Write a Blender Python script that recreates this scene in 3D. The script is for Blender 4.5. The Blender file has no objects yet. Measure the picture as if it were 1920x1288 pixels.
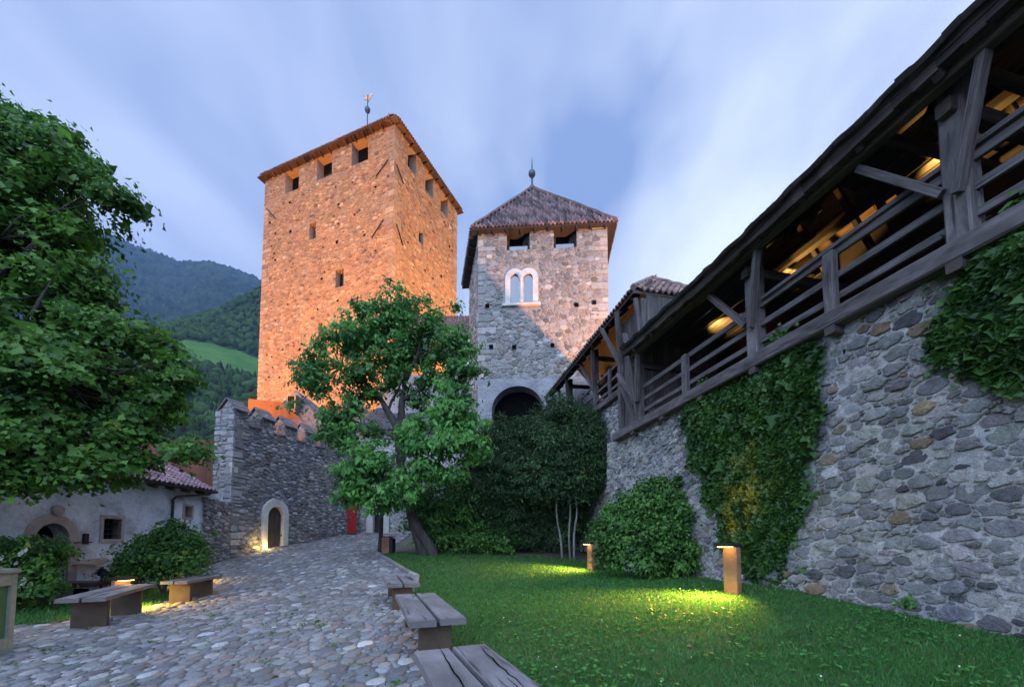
import bpy, bmesh, math, random
import numpy as np
from mathutils import Vector, Matrix, noise as mnoise
R = math.radians
random.seed(7)
RNG = np.random.default_rng(11)
sc = bpy.context.scene
COL = sc.collection

# ------------------------------------------------------------------ objects
def link(o):
    COL.objects.link(o); return o

def tag(o, label=None, cat=None, group=None, kind=None):
    if label: o['label'] = label
    if cat: o['category'] = cat
    if group: o['group'] = group
    if kind: o['kind'] = kind
    return o

def empty(name, loc=(0, 0, 0), rz=0.0, label=None, cat=None, group=None):
    o = bpy.data.objects.new(name, None)
    o.location = loc; o.rotation_euler = (0, 0, rz); o.empty_display_size = .2
    return tag(link(o), label, cat, group)

def root_of(p):
    v = Vector((0, 0, 0))
    while p is not None:
        v = v + Vector(p.location); p = p.parent
    return v

def mesh_obj(name, V, F, mat, parent=None, tint=None, uv=None, smooth=False, local=False):
    """V list/array of world points; F list of index tuples or (m,k) array; parent roots carry no rotation unless local"""
    V = np.asarray(V, dtype=np.float32).reshape(-1, 3)
    if parent is not None and not local:
        V = V - np.array(root_of(parent), dtype=np.float32)
    me = bpy.data.meshes.new(name)
    if isinstance(F, np.ndarray):
        m, k = F.shape
        me.vertices.add(len(V)); me.vertices.foreach_set('co', V.ravel())
        me.loops.add(m * k); me.loops.foreach_set('vertex_index', F.astype(np.int32).ravel())
        me.polygons.add(m); me.polygons.foreach_set('loop_start', np.arange(0, m * k, k, dtype=np.int32))
        me.update(calc_edges=True)
    else:
        me.from_pydata(V.tolist(), [], F); me.update()
    if tint is not None:
        a = me.attributes.new('tint', 'FLOAT_COLOR', 'POINT')
        t = np.asarray(tint, dtype=np.float32).reshape(-1, 3)
        a.data.foreach_set('color', np.concatenate([t, np.ones((len(t), 1), np.float32)], 1).ravel())
    if uv is not None:
        l = me.uv_layers.new(name='UVMap')
        u = np.asarray(uv, dtype=np.float32).reshape(-1, 2)
        idx = np.empty(len(me.loops), dtype=np.int32); me.loops.foreach_get('vertex_index', idx)
        l.data.foreach_set('uv', u[idx].ravel())
    if smooth:
        me.polygons.foreach_set('use_smooth', np.ones(len(me.polygons), dtype=bool))
    if mat: me.materials.append(mat)
    o = bpy.data.objects.new(name, me); link(o)
    if parent is not None: o.parent = parent
    return o

def unit(v):
    v = np.asarray(v, float); return v / (np.linalg.norm(v) + 1e-12)

class MB:
    """collects boxes, bars, prisms and tubes into one mesh"""
    def __init__(s): s.v = []; s.f = []; s.uv = []; s.t = []
    def add(s, V, F, uv=None, tint=(1, 1, 1)):
        n = len(s.v)
        for i, p in enumerate(V):
            s.v.append(tuple(float(c) for c in p)); s.uv.append(uv[i] if uv else (float(p[0]), float(p[2]))); s.t.append(tint)
        for f in F: s.f.append(tuple(i + n for i in f))
        return s
    def bar(s, p0, p1, w, h, up=(0, 0, 1), tint=(1, 1, 1), bow=0.0, off=0.0, cham=.12):
        """a squared timber from p0 to p1, w across, h along up; chamfered, slightly uneven"""
        p0 = np.asarray(p0, float); p1 = np.asarray(p1, float)
        d = p1 - p0; L = np.linalg.norm(d); d = d / L
        a = np.cross(d, up)
        if np.linalg.norm(a) < 1e-4: a = np.cross(d, (1, 0, 0))
        a = unit(a); u = np.cross(a, d)
        n = max(1, int(L / .5)) if bow else 1
        c = cham * min(w, h)
        ring = [(-w/2+c, -h/2), (w/2-c, -h/2), (w/2, -h/2+c), (w/2, h/2-c), (w/2-c, h/2), (-w/2+c, h/2), (-w/2, h/2-c), (-w/2, -h/2+c)]
        V = []; UV = []; F = []
        ph = random.random() * 9; r0 = random.random() * 30
        for i in range(n + 1):
            t = i / n
            b = bow * math.sin(t * math.pi) ; j = bow * .35 * math.sin(t * 7 + ph)
            c0 = p0 + d * L * t + u * (b + j) + a * j
            for k, (x, y) in enumerate(ring):
                V.append(c0 + a * x + u * y); UV.append((L * t + r0, r0 + k * .11 + (x + y) * .3))
        for i in range(n):
            for k in range(8):
                q = (k + 1) % 8
                F.append((i*8+k, i*8+q, i*8+8+q, i*8+8+k))
        F.append(tuple(range(7, -1, -1))); F.append(tuple(n*8+k for k in range(8)))
        return s.add(V, F, UV, tint)
    def box(s, lo, hi, tint=(1, 1, 1), M=None, cham=0.0):
        bm = bmesh.new(); bmesh.ops.create_cube(bm, size=1)
        lo = Vector(lo); hi = Vector(hi)
        for v in bm.verts: v.co = Vector([lo[i] + (v.co[i] + .5) * (hi[i] - lo[i]) for i in range(3)])
        if cham: bmesh.ops.bevel(bm, geom=bm.edges[:], offset=cham, segments=2, affect='EDGES')
        if M is not None: bm.transform(M)
        bm.verts.index_update()
        s.add([v.co[:] for v in bm.verts], [[v.index for v in f.verts] for f in bm.faces], None, tint); bm.free(); return s
    def prism(s, pts, vec, tint=(1, 1, 1), taper=None):
        """polygon pts (3d, flat) extruded by vec"""
        n = len(pts); vec = np.asarray(vec, float)
        P = [np.asarray(p, float) for p in pts]; Q = [p + vec for p in P]
        V = P + Q
        nrm = sum((np.cross(P[i] - P[0], P[(i + 1) % n] - P[0]) for i in range(n)), np.zeros(3))
        fl = np.dot(nrm, vec) > 0
        F = [tuple(range(n - 1, -1, -1)) if fl else tuple(range(n)), tuple(range(n, 2 * n)) if fl else tuple(range(2 * n - 1, n - 1, -1))]
        for i in range(n):
            j = (i + 1) % n
            F.append((i, j, n + j, n + i) if fl else (j, i, n + i, n + j))
        return s.add(V, F, None, tint)
    def tube(s, pts, rad, k=8, tint=(1, 1, 1), cap=True, wob=0.0):
        P = [np.asarray(p, float) for p in pts]; n = len(P)
        rad = rad if hasattr(rad, '__len__') else [rad] * n
        V = []; F = []; UV = []; l = 0
        ref = np.array((0.31, .17, .93)); r0 = random.random() * 20
        for i in range(n):
            d = unit(P[min(i + 1, n - 1)] - P[max(i - 1, 0)])
            a = unit(np.cross(d, ref if abs(np.dot(d, ref)) < .97 else (1, 0, 0))); b = np.cross(d, a)
            if i: l += np.linalg.norm(P[i] - P[i - 1])
            for j in range(k):
                th = 2 * math.pi * j / k
                rr = rad[i] * (1 + wob * math.sin(3 * th + 1.3 * i + r0) + wob * .6 * math.sin(5 * th - i))
                V.append(P[i] + (a * math.cos(th) + b * math.sin(th)) * rr); UV.append((l + r0, j / k * 6.28 * rad[0]))
        for i in range(n - 1):
            for j in range(k):
                q = (j + 1) % k
                F.append((i*k+j, i*k+q, i*k+k+q, i*k+k+j))
        if cap:
            F.append(tuple(range(k - 1, -1, -1))); F.append(tuple((n-1)*k+j for j in range(k)))
        return s.add(V, F, UV, tint)
    def build(s, name, mat, parent=None, smooth=False, local=False):
        return mesh_obj(name, s.v, s.f, mat, parent, s.t, s.uv, smooth, local)

def catmull(pts, n=5):
    P = [np.asarray(p, float) for p in pts]; P = [2*P[0]-P[1]] + P + [2*P[-1]-P[-2]]
    out = []
    for i in range(1, len(P) - 2):
        for j in range(n):
            t = j / n; a, b, c, d = P[i-1], P[i], P[i+1], P[i+2]
            out.append(.5*((2*b)+(c-a)*t+(2*a-5*b+4*c-d)*t*t+(3*b-a-3*c+d)*t**3))
    out.append(P[-2]); return out

# ------------------------------------------------------------------ materials
def new_mat(name):
    m = bpy.data.materials.new(name); m.use_nodes = True
    nt = m.node_tree; nt.nodes.clear()
    out = nt.nodes.new('ShaderNodeOutputMaterial'); b = nt.nodes.new('ShaderNodeBsdfPrincipled')
    nt.links.new(b.outputs[0], out.inputs['Surface'])
    return m, nt, b, out

def N(nt, t, **kw):
    n = nt.nodes.new(t)
    for k, v in kw.items():
        if k in n.inputs.keys(): n.inputs[k].default_value = v
        else: setattr(n, k, v)
    return n

def mixc(nt, fac, a, b, mode='MIX'):
    n = nt.nodes.new('ShaderNodeMix'); n.data_type = 'RGBA'; n.blend_type = mode
    for sock, v in ((n.inputs[0], fac), (n.inputs[6], a), (n.inputs[7], b)):
        if hasattr(v, 'links'): nt.links.new(v, sock)
        else: sock.default_value = v if not isinstance(v, tuple) or len(v) == 4 else (*v, 1)
    return n.outputs[2]

def ramp(nt, fac, stops):
    n = nt.nodes.new('ShaderNodeValToRGB'); e = n.color_ramp.elements
    while len(e) < len(stops): e.new(.5)
    for i, (p, c) in enumerate(stops):
        e[i].position = p; e[i].color = (*c, 1) if len(c) == 3 else c
    nt.links.new(fac, n.inputs[0]); return n.outputs[0]

def coords(nt, kind='Object', scale=(1, 1, 1), rot=(0, 0, 0)):
    t = nt.nodes.new('ShaderNodeTexCoord'); m = nt.nodes.new('ShaderNodeMapping')
    m.inputs['Scale'].default_value = scale; m.inputs['Rotation'].default_value = rot
    nt.links.new(t.outputs[kind], m.inputs[0]); return m.outputs[0]

def tnoise(nt, co, scale, detail=5, rough=.6, dist=0.0):
    n = N(nt, 'ShaderNodeTexNoise', Scale=scale, Detail=detail, Roughness=rough, Distortion=dist)
    nt.links.new(co, n.inputs['Vector']); return n.outputs['Fac']

def bump(nt, b, h, strength=.5, dist=.02):
    n = N(nt, 'ShaderNodeBump', Strength=strength, Distance=dist)
    nt.links.new(h, n.inputs['Height']); nt.links.new(n.outputs[0], b.inputs['Normal'])

def surf_mat(name, c1, c2, scale=3, rough=.85, bs=.4, bd=.02, kind='Object', cs=(1, 1, 1), fine=25, tint=False, metal=0.0, detail=6, lo=.35, hi=.65, stain=None, spec=.5):
    m, nt, b, out = new_mat(name)
    co = coords(nt, kind, cs)
    n1 = tnoise(nt, co, scale, detail); n2 = tnoise(nt, co, fine, 4)
    c = ramp(nt, n1, [(lo, c1), (hi, c2)])
    c = mixc(nt, .35, c, ramp(nt, n2, [(.3, (.55, .55, .55)), (.7, (1.35, 1.35, 1.35))]), 'MULTIPLY')
    if stain:
        n3 = tnoise(nt, co, stain[0], 6, .65, .4)
        c = mixc(nt, ramp(nt, n3, [(stain[2], (0, 0, 0)), (stain[3], (1, 1, 1))]), c, stain[1])
    if tint:
        a = N(nt, 'ShaderNodeAttribute', attribute_name='tint'); c = mixc(nt, 1.0, c, a.outputs['Color'], 'MULTIPLY')
    nt.links.new(c, b.inputs['Base Color'])
    b.inputs['Roughness'].default_value = rough; b.inputs['Metallic'].default_value = metal
    b.inputs['Specular IOR Level'].default_value = spec
    s = nt.nodes.new('ShaderNodeMath'); s.operation = 'ADD'
    nt.links.new(n1, s.inputs[0]); nt.links.new(n2, s.inputs[1])
    bump(nt, b, s.outputs[0], bs, bd)
    return m

def wood_mat(name, c1, c2, crack=(.02, .018, .016), rough=.8, grain=14):
    m, nt, b, out = new_mat(name)
    co = coords(nt, 'UV', (1.1, grain, 1)); co2 = coords(nt, 'UV', (.6, grain * 3.2, 1)); co3 = coords(nt, 'Object')
    n1 = tnoise(nt, co, 1.6, 6, .6, .3); n2 = tnoise(nt, co2, 1.2, 3, .5); n3 = tnoise(nt, co3, 1.7, 4)
    c = ramp(nt, n1, [(.3, c1), (.68, c2)])
    c = mixc(nt, .55, c, ramp(nt, n3, [(.3, (.55, .5, .47)), (.7, (1.3, 1.3, 1.35))]), 'MULTIPLY')
    cr = ramp(nt, n2, [(.33, (1, 1, 1)), (.39, (0, 0, 0))])
    c = mixc(nt, cr, c, crack)
    a = N(nt, 'ShaderNodeAttribute', attribute_name='tint'); c = mixc(nt, 1.0, c, a.outputs['Color'], 'MULTIPLY')
    nt.links.new(c, b.inputs['Base Color']); b.inputs['Roughness'].default_value = rough
    bump(nt, b, n2, .5, .012)
    return m

def stone_mat(name, moss=.0, var=.35, fine=9.0, bd=.015, warm=(1.1, .98, .85), bs=.55):
    """per-stone colour comes from the 'tint' attribute; grain, veins and lichen from noise"""
    m, nt, b, out = new_mat(name)
    co = coords(nt, 'Object')
    a = N(nt, 'ShaderNodeAttribute', attribute_name='tint')
    n1 = tnoise(nt, co, fine, 7, .68); n2 = tnoise(nt, co, fine * 5, 4, .6); n3 = tnoise(nt, co, .55, 5)
    c = mixc(nt, .8, a.outputs['Color'], ramp(nt, n1, [(.25, (1 - var,) * 3), (.75, (1 + var,) * 3)]), 'MULTIPLY')
    c = mixc(nt, .75, c, ramp(nt, n2, [(.3, (.6, .6, .6)), (.7, (1.4, 1.4, 1.4))]), 'MULTIPLY')
    c = mixc(nt, .6, c, ramp(nt, n3, [(.35, (.78, .8, .86)), (.65, warm)]), 'MULTIPLY')
    if moss:
        n4 = tnoise(nt, co, 1.3, 8, .75)
        c = mixc(nt, ramp(nt, n4, [(.62 - moss * .1, (0, 0, 0)), (.75, (.6, .6, .6))]), c, (.05, .065, .03))
    nt.links.new(c, b.inputs['Base Color']); b.inputs['Roughness'].default_value = .88
    s = nt.nodes.new('ShaderNodeMath'); s.operation = 'MULTIPLY_ADD'; s.inputs[1].default_value = .5
    nt.links.new(n2, s.inputs[0]); nt.links.new(n1, s.inputs[2])
    bump(nt, b, s.outputs[0], bs, bd)
    return m

def leaf_mat(name, dark, light, trans=.35, rough=.5):
    m, nt, b, out = new_mat(name)
    a = N(nt, 'ShaderNodeAttribute', attribute_name='tint')
    sep = N(nt, 'ShaderNodeSeparateColor'); nt.links.new(a.outputs['Color'], sep.inputs[0])
    c = ramp(nt, sep.outputs[0], [(0, dark), (1, light)])
    c = mixc(nt, sep.outputs[1], c, (.4, .33, .03))
    nt.links.new(c, b.inputs['Base Color']); b.inputs['Roughness'].default_value = rough
    b.inputs['Specular IOR Level'].default_value = .35
    t = N(nt, 'ShaderNodeBsdfTranslucent'); nt.links.new(c, t.inputs[0])
    mx = N(nt, 'ShaderNodeMixShader'); mx.inputs[0].default_value = trans
    nt.links.new(b.outputs[0], mx.inputs[1]); nt.links.new(t.outputs[0], mx.inputs[2]); nt.links.new(mx.outputs[0], out.inputs['Surface'])
    return m

def emit_mat(name, col, strength):
    m, nt, b, out = new_mat(name)
    b.inputs['Base Color'].default_value = (*col, 1); b.inputs['Emission Color'].default_value = (*col, 1); b.inputs['Emission Strength'].default_value = strength
    return m

def glass_mat(name, col=(.02, .025, .03)):
    m, nt, b, out = new_mat(name)
    b.inputs['Base Color'].default_value = (*col, 1); b.inputs['Roughness'].default_value = .03; b.inputs['IOR'].default_value = 1.5
    b.inputs['Specular IOR Level'].default_value = .8; b.inputs['Coat Weight'].default_value = .55; b.inputs['Coat IOR'].default_value = 2.6; b.inputs['Coat Roughness'].default_value = .03
    return m

M = {}
M['wall_rubble'] = stone_mat('wall_rubble', .35, .62, 11, .03, (1.06, 1.0, .93), .85)
M['wall_gate'] = stone_mat('wall_gate', .0, .4, 7, .03)
M['keep_stone'] = stone_mat('keep_stone', 0, .35, 5, .05, (1.12, .98, .86))
M['tower_stone'] = stone_mat('tower_stone', 0, .35, 5, .05, (1.05, .99, .93))
M['cobble'] = stone_mat('cobble', 0, .3, 14, .006, (1.08, 1, .93), .4)
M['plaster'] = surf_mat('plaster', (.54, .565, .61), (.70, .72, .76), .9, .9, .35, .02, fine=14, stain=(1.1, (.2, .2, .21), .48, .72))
M['rough_plaster'] = surf_mat('rough_plaster', (.2, .205, .215), (.32, .32, .33), 1.6, .9, .8, .06, fine=9)
M['white_stone'] = surf_mat('white_stone', (.46, .44, .41), (.62, .6, .56), 2, .8, .3, .01, fine=20)
M['pink_stone'] = surf_mat('pink_stone', (.3, .24, .21), (.44, .36, .32), 2, .85, .3, .01, fine=20)
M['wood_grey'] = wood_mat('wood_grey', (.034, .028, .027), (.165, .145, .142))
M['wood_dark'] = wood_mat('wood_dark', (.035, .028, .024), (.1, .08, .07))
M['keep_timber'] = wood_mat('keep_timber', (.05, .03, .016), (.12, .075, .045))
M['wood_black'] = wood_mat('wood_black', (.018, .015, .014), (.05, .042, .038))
M['shingle'] = surf_mat('shingle', (.03, .028, .028), (.075, .07, .07), 3, .9, .5, .02, fine=22, tint=True)
M['wood_board'] = wood_mat('wood_board', (.045, .038, .036), (.125, .108, .1))
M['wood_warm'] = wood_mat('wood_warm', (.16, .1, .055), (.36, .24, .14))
M['wood_bench'] = wood_mat('wood_bench', (.10, .09, .088), (.22, .205, .205), grain=20)
M['tile'] = surf_mat('tile', (.11, .07, .062), (.21, .14, .125), 2.5, .8, .3, .01, fine=30, tint=True)
M['tile_pink'] = surf_mat('tile_pink', (.2, .12, .115), (.33, .22, .21), 2.5, .8, .3, .01, fine=30, tint=True)
M['slate'] = surf_mat('slate', (.055, .056, .064), (.125, .122, .128), 3, .7, .4, .02, fine=18, tint=True)
M['corten'] = surf_mat('corten', (.10, .038, .022), (.19, .075, .04), 1.4, .75, .2, .004, fine=30, cs=(1, 1, .35), spec=.3)
M['corten_orange'] = surf_mat('corten_orange', (.065, .03, .011), (.125, .054, .019), 1.6, .8, .2, .004, fine=9, cs=(1, 1, .15))
M['corten_lamp'] = surf_mat('corten_lamp', (.2, .1, .055), (.33, .17, .095), 3, .7, .2, .003, fine=40)
M['bench_leg'] = surf_mat('bench_leg', (.05, .032, .018), (.09, .06, .036), 3, .75, .2, .003, fine=40)
M['iron'] = surf_mat('iron', (.016, .016, .018), (.035, .034, .036), 6, .6, .2, .003, fine=30, metal=.4)
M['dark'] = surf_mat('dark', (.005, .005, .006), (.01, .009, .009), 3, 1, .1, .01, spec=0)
M['door'] = wood_mat('door', (.03, .027, .025), (.065, .058, .052))
M['red'] = surf_mat('red', (.3, .002, .006), (.36, .003, .008), 1.5, .55, .05, .002, fine=30)
M['copper'] = surf_mat('copper', (.05, .06, .06), (.1, .12, .12), 4, .5, .1, .002, metal=.5)
M['gold'] = surf_mat('gold', (.35, .2, .1), (.6, .38, .22), 3, .4, .1, .002, metal=.6)
M['bin_cream'] = surf_mat('bin_cream', (.2, .215, .175), (.26, .275, .225), 3, .6, .1, .002)
M['bin_green'] = surf_mat('bin_green', (.035, .1, .05), (.06, .14, .07), 2, .5, .1, .002)
M['bark'] = surf_mat('bark', (.035, .03, .027), (.085, .073, .062), 5, .95, .9, .04, cs=(1, 1, .25), fine=24)
M['bark_pale'] = surf_mat('bark_pale', (.13, .13, .115), (.24, .235, .21), 5, .95, .6, .02, cs=(1, 1, .3), fine=24)
M['soil'] = surf_mat('soil', (.05, .042, .032), (.1, .085, .065), 3, .95, .8, .04, fine=22)
M['ground'] = surf_mat('ground', (.06, .065, .04), (.11, .1, .075), .3, .95, .5, .05, fine=5)
M['turf'] = surf_mat('turf', (.028, .058, .014), (.055, .092, .022), 1.4, .95, .8, .03, fine=40, stain=(.8, (.07, .068, .035), .55, .78))
M['path_sand'] = surf_mat('path_sand', (.085, .08, .078), (.15, .145, .14), 3, .95, .7, .02, fine=30)
M['glass'] = glass_mat('glass')
M['glow'] = emit_mat('glow', (1, .62, .2), 14)
M['glow_soft'] = emit_mat('glow_soft', (1, .55, .1), 2.2)
M['leaf_maple'] = leaf_mat('leaf_maple', (.026, .088, .018), (.155, .34, .05), .46)
M['leaf_walnut'] = leaf_mat('leaf_walnut', (.034, .12, .032), (.175, .43, .095), .48)
M['leaf_ivy'] = leaf_mat('leaf_ivy', (.014, .052, .011), (.08, .19, .03), .25, .45)
M['leaf_bush'] = leaf_mat('leaf_bush', (.024, .08, .018), (.135, .32, .055), .38)
M['leaf_yew'] = leaf_mat('leaf_yew', (.009, .032, .013), (.085, .17, .055), .2, .6)
M['blade'] = leaf_mat('blade', (.022, .1, .018), (.085, .29, .055), .35, .55)
M['petal'] = surf_mat('petal', (.6, .5, .46), (.75, .66, .62), 4, .7, 0, .001)

# ------------------------------------------------------------------ terrain
TP = np.array([(0, 1, .02), (1.2, 2.2, .06), (-.6, 3.6, .1), (-1.2, 5.5, .15), (-1.9, 7.2, .2), (3.95, 7.4, .42), (2.5, 13.3, .43), (5.6, 4.5, .3), (4.95, 7.4, .52), (4.4, 10, .5),
    (3.6, 14, .45), (1.0, 15, .66), (-1.2, 15.2, .8), (-3.2, 15, .86), (-4.5, 14.2, .8), (-2.5, 11.3, .36), (.5, 6, .24), (1, 10, .36), (-6.6, 6.6, -.02), (-7.3, 8.0, -.06), (-7.6, 10, -.02), (-9.5, 11, -.05),
    (-12.3, 9, -.12), (-12.3, 13, .05), (-12.2, 16.2, .35), (-12.2, 18, .64), (-11.7, 20, 1.06), (-11.2, 22, 1.3), (-10.2, 25.3, 1.83), (-9, 25.8, 1.82), (-7.8, 23.3, 1.45), (-5.4, 17, .92), (-8, 18, .92), (-8, 14, .42),
    (-4, 20, 1.3), (2, 20, 1.2), (3, 23, 1.4), (-6, 3, -.03), (-12, 3, -.1), (-5, -6, -.1), (6, -6, .1), (-20, 10, -.2), (-20, 24, 1.2), (-14, 34, 3), (-4, 34, 3), (10, 34, 2), (9, 10, .2), (9, 20, .6), (-30, 34, 2)], float)
def _fit():
    d = np.sqrt(((TP[:, None, :2] - TP[None, :, :2]) ** 2).sum(-1) + .6)
    A = d + np.eye(len(TP)) * -.02
    return np.linalg.solve(A, TP[:, 2] - .4)
TW = _fit()
def gz(x, y):
    x = np.asarray(x, float); y = np.asarray(y, float); sh = x.shape
    X = x.ravel(); Y = y.ravel(); out = np.empty(len(X))
    for i in range(0, len(X), 20000):
        d = np.sqrt((X[i:i+20000, None] - TP[None, :, 0]) ** 2 + (Y[i:i+20000, None] - TP[None, :, 1]) ** 2 + .6)
        out[i:i+20000] = d @ TW + .4
    return out.reshape(sh)
def g1(x, y): return float(gz(np.array([x]), np.array([y]))[0])

def grid_faces(nu, nv):
    i = np.arange(nu - 1)[:, None] * nv + np.arange(nv - 1)[None, :]
    i = i.ravel(); return np.stack([i, i + nv, i + nv + 1, i + 1], 1)

def ground():
    c = np.array((-3., 14.)); nr, na = 90, 144
    r = np.concatenate([np.linspace(.3, 42, 50), 42 * (9000 / 42) ** np.linspace(.02, 1, 40)])
    a = np.linspace(0, 2 * np.pi, na)
    X = c[0] + r[:, None] * np.cos(a); Y = c[1] + r[:, None] * np.sin(a)
    b = np.clip((r[:, None] - 32) / 120, 0, 1); b = b * b * (3 - 2 * b)
    near = gz(np.clip(X, -34, 14), np.clip(Y, -14, 40)) - .05
    Z = near * (1 - b) + (-62 + 3 * np.sin(X * .004) * np.cos(Y * .005)) * b
    tag(mesh_obj('ground', np.stack([X, Y, Z], -1), grid_faces(len(r), na)[:, ::-1], M['ground'], smooth=True), 'earth of the castle hill falling away to the valley', 'ground', kind='structure')
ground()

def inside(px, py, poly):
    r = np.zeros(np.shape(px), bool); n = len(poly)
    for i in range(n):
        x1, y1 = poly[i]; x2, y2 = poly[(i + 1) % n]
        c = ((y1 > py) != (y2 > py)) & (px < (x2 - x1) * (py - y1) / (y2 - y1 + 1e-12) + x1)
        r ^= c
    return r

def sheet(name, poly, step, lift, mat, label, cat, jag=.0):
    P = np.array(poly); x = np.arange(P[:, 0].min() - step, P[:, 0].max() + step, step); y = np.arange(P[:, 1].min() - step, P[:, 1].max() + step, step)
    X, Y = np.meshgrid(x, y, indexing='ij'); Z = gz(X, Y) + lift
    F = grid_faces(len(x), len(y)); cx = X.ravel()[F].mean(1); cy = Y.ravel()[F].mean(1)
    if jag: cx = cx + RNG.normal(0, jag, len(cx)); cy = cy + RNG.normal(0, jag, len(cy))
    F = F[inside(cx, cy, poly)]
    return tag(mesh_obj(name, np.stack([X, Y, Z], -1), F[:, ::-1] if False else F, mat, smooth=True), label, cat, kind='structure')

EDGE = [(1.0, 0.0), (.22, 2.4), (-.5, 4.0), (-1.12, 5.6), (-1.98, 8.2), (-2.55, 11.3), (-4.45, 14.2), (-5.1, 15.6)]
LAWN = EDGE + [(-3.2, 16.0), (-.5, 16.3), (2.4, 15.9), (3.62, 14.2), (4.2, 11.2), (4.85, 8.0), (5.45, 5.4), (6.1, 2.4), (6.6, 0)]
STRIP = [(-8.75, 7.0), (-7.9, 7.6), (-8.05, 9.2), (-8.35, 10.5), (-9.3, 11.7), (-10.6, 12.0), (-11.9, 11.0), (-12.1, 9.2), (-11.0, 7.2), (-9.6, 6.4)]
sheet('lawn', LAWN, .12, .0, M['turf'], 'mown green lawn between the cobbled path and the stone wall', 'lawn', .03)
sheet('lawn', STRIP, .12, .012, M['turf'], 'small strip of grass behind the left benches', 'lawn', .03)
PATH = [(-12.45, 1.0), (-12.45, 17.6), (-12.25, 18.1), (-9.9, 26.3), (-6.6, 26.2), (-5.4, 17.2), (-5.05, 15.7)] + EDGE[::-1][1:] + [(1.3, -1), (-12, -1)]
sheet('path_bed', PATH, .2, -.012, M['path_sand'], 'sandy bed between the cobbles of the castle path', 'path')

# ------------------------------------------------------------------ rubble packing
def pack(x0, x1, y0, y1, sizes, asp=1.5, ok=None, tries=30000, tight=.8, seed=1):
    """discs of falling size thrown into the (x, y*asp) plane; returns list of (x, y*asp, r)"""
    rnd = random.Random(seed); y0a, y1a = y0 * asp, y1 * asp
    cell = max(sizes) * 2; G = {}; out = []
    nt_ = 0
    for r in sizes:
        for _ in range(tries // len(sizes)):
            rr = r * rnd.uniform(.82, 1.2); x = rnd.uniform(x0, x1); y = rnd.uniform(y0a, y1a)
            if ok is not None and not ok(x, y / asp, rr): continue
            gx, gy = int(x / cell // 1), int(y / cell // 1); bad = False
            for i in (-1, 0, 1):
                for j in (-1, 0, 1):
                    for q in G.get((gx + i, gy + j), ()):
                        o = out[q]
                        if (o[0]-x) ** 2 + (o[1]-y) ** 2 < ((o[2] + rr) * tight) ** 2: bad = True; break
                    if bad: break
                if bad: break
            if bad: continue
            G.setdefault((gx, gy), []).append(len(out)); out.append((x, y, rr))
    return out

def stones(disc, asp, gap, hfun, colfun, nseg=14, rings=((1.0, -.35), (.9, .55), (.6, .95)), grow=1.3, rough=.07, seed=3, round_=.5):
    """irregular stones filling their share of the wall; returns local (x, y, h) arrays, faces, tints"""
    rng = np.random.default_rng(seed); D = np.array(disc)
    cell = D[:, 2].max() * 2.6; G = {}
    key = np.floor(D[:, :2] / cell).astype(int)
    for i, k in enumerate(map(tuple, key)): G.setdefault(k, []).append(i)
    th = np.arange(nseg) * 2 * np.pi / nseg
    V = []; T = []; F = []; base = 0
    nr = len(rings)
    tmpl = []
    for a in range(nr - 1):
        for j in range(nseg):
            q = (j + 1) % nseg; tmpl.append((a*nseg+j, a*nseg+q, (a+1)*nseg+q, (a+1)*nseg+j))
    top = [(nr-1)*nseg + j for j in range(nseg)]
    for i in range(len(D)):
        x, y, r = D[i]; kx, ky = key[i]
        nb = [q for a in (-1, 0, 1) for b in (-1, 0, 1) for q in G.get((kx+a, ky+b), ()) if q != i]
        t = th + rng.uniform(0, 6.28)
        rad = np.full(nseg, r * grow)
        if nb:
            o = D[nb][:, :2] - D[i, :2]; L = np.sqrt((o ** 2).sum(1)); m = L < 3.2 * cell / 2
            o = o[m]; L = L[m]; rj = D[nb][m][:, 2]
            if len(L):
                pl = L * r / (r + rj); phi = np.arctan2(o[:, 1], o[:, 0])
                cs = np.cos(t[:, None] - phi[None]); dd = np.where(cs > .12, pl[None] / np.maximum(cs, .12), 1e9).min(1)
                rad = np.minimum(rad, dd)
        sm = (np.roll(rad, 1) + np.roll(rad, -1)) / 2
        rad = rad * (1 - round_) + np.minimum(rad, sm) * round_
        h1, h2, h3 = rng.normal(0, rough, 3)
        rad = np.maximum(rad - gap * r ** .3 * .5, r * .35) * (1 + rng.normal(0, rough * .7, nseg) + h1 * np.cos(2 * t + 9 * h2) + h2 * np.cos(3 * t + 40 * h3) + h3 * np.cos(5 * t + 60 * h1))
        h = hfun(x, y / asp, r, rng); tilt = rng.normal(0, .22, 2)
        ct = np.cos(t); st = np.sin(t)
        for (s, hh) in rings:
            px = x + ct * rad * s; py = (y + st * rad * s) / asp
            hz = h * hh * (1 + (0 if hh < 0 else 1) * (tilt[0] * ct * s + tilt[1] * st * s)) + (rng.normal(0, .06, nseg) * h if hh > 0 else 0)
            V.append(np.stack([px, py, hz], 1))
        V.append(np.array([[x, y / asp, h]]))
        c = np.array(colfun(x, y / asp, r, rng)); T.append(np.repeat(c[None], nr * nseg + 1, 0))
        nv = nr * nseg + 1
        F += [tuple(k + base for k in f) for f in tmpl]
        F += [(top[j] + base, top[(j+1) % nseg] + base, base + nv - 1) for j in range(nseg)]
        base += nv
    return np.concatenate(V), F, np.concatenate(T)

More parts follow.
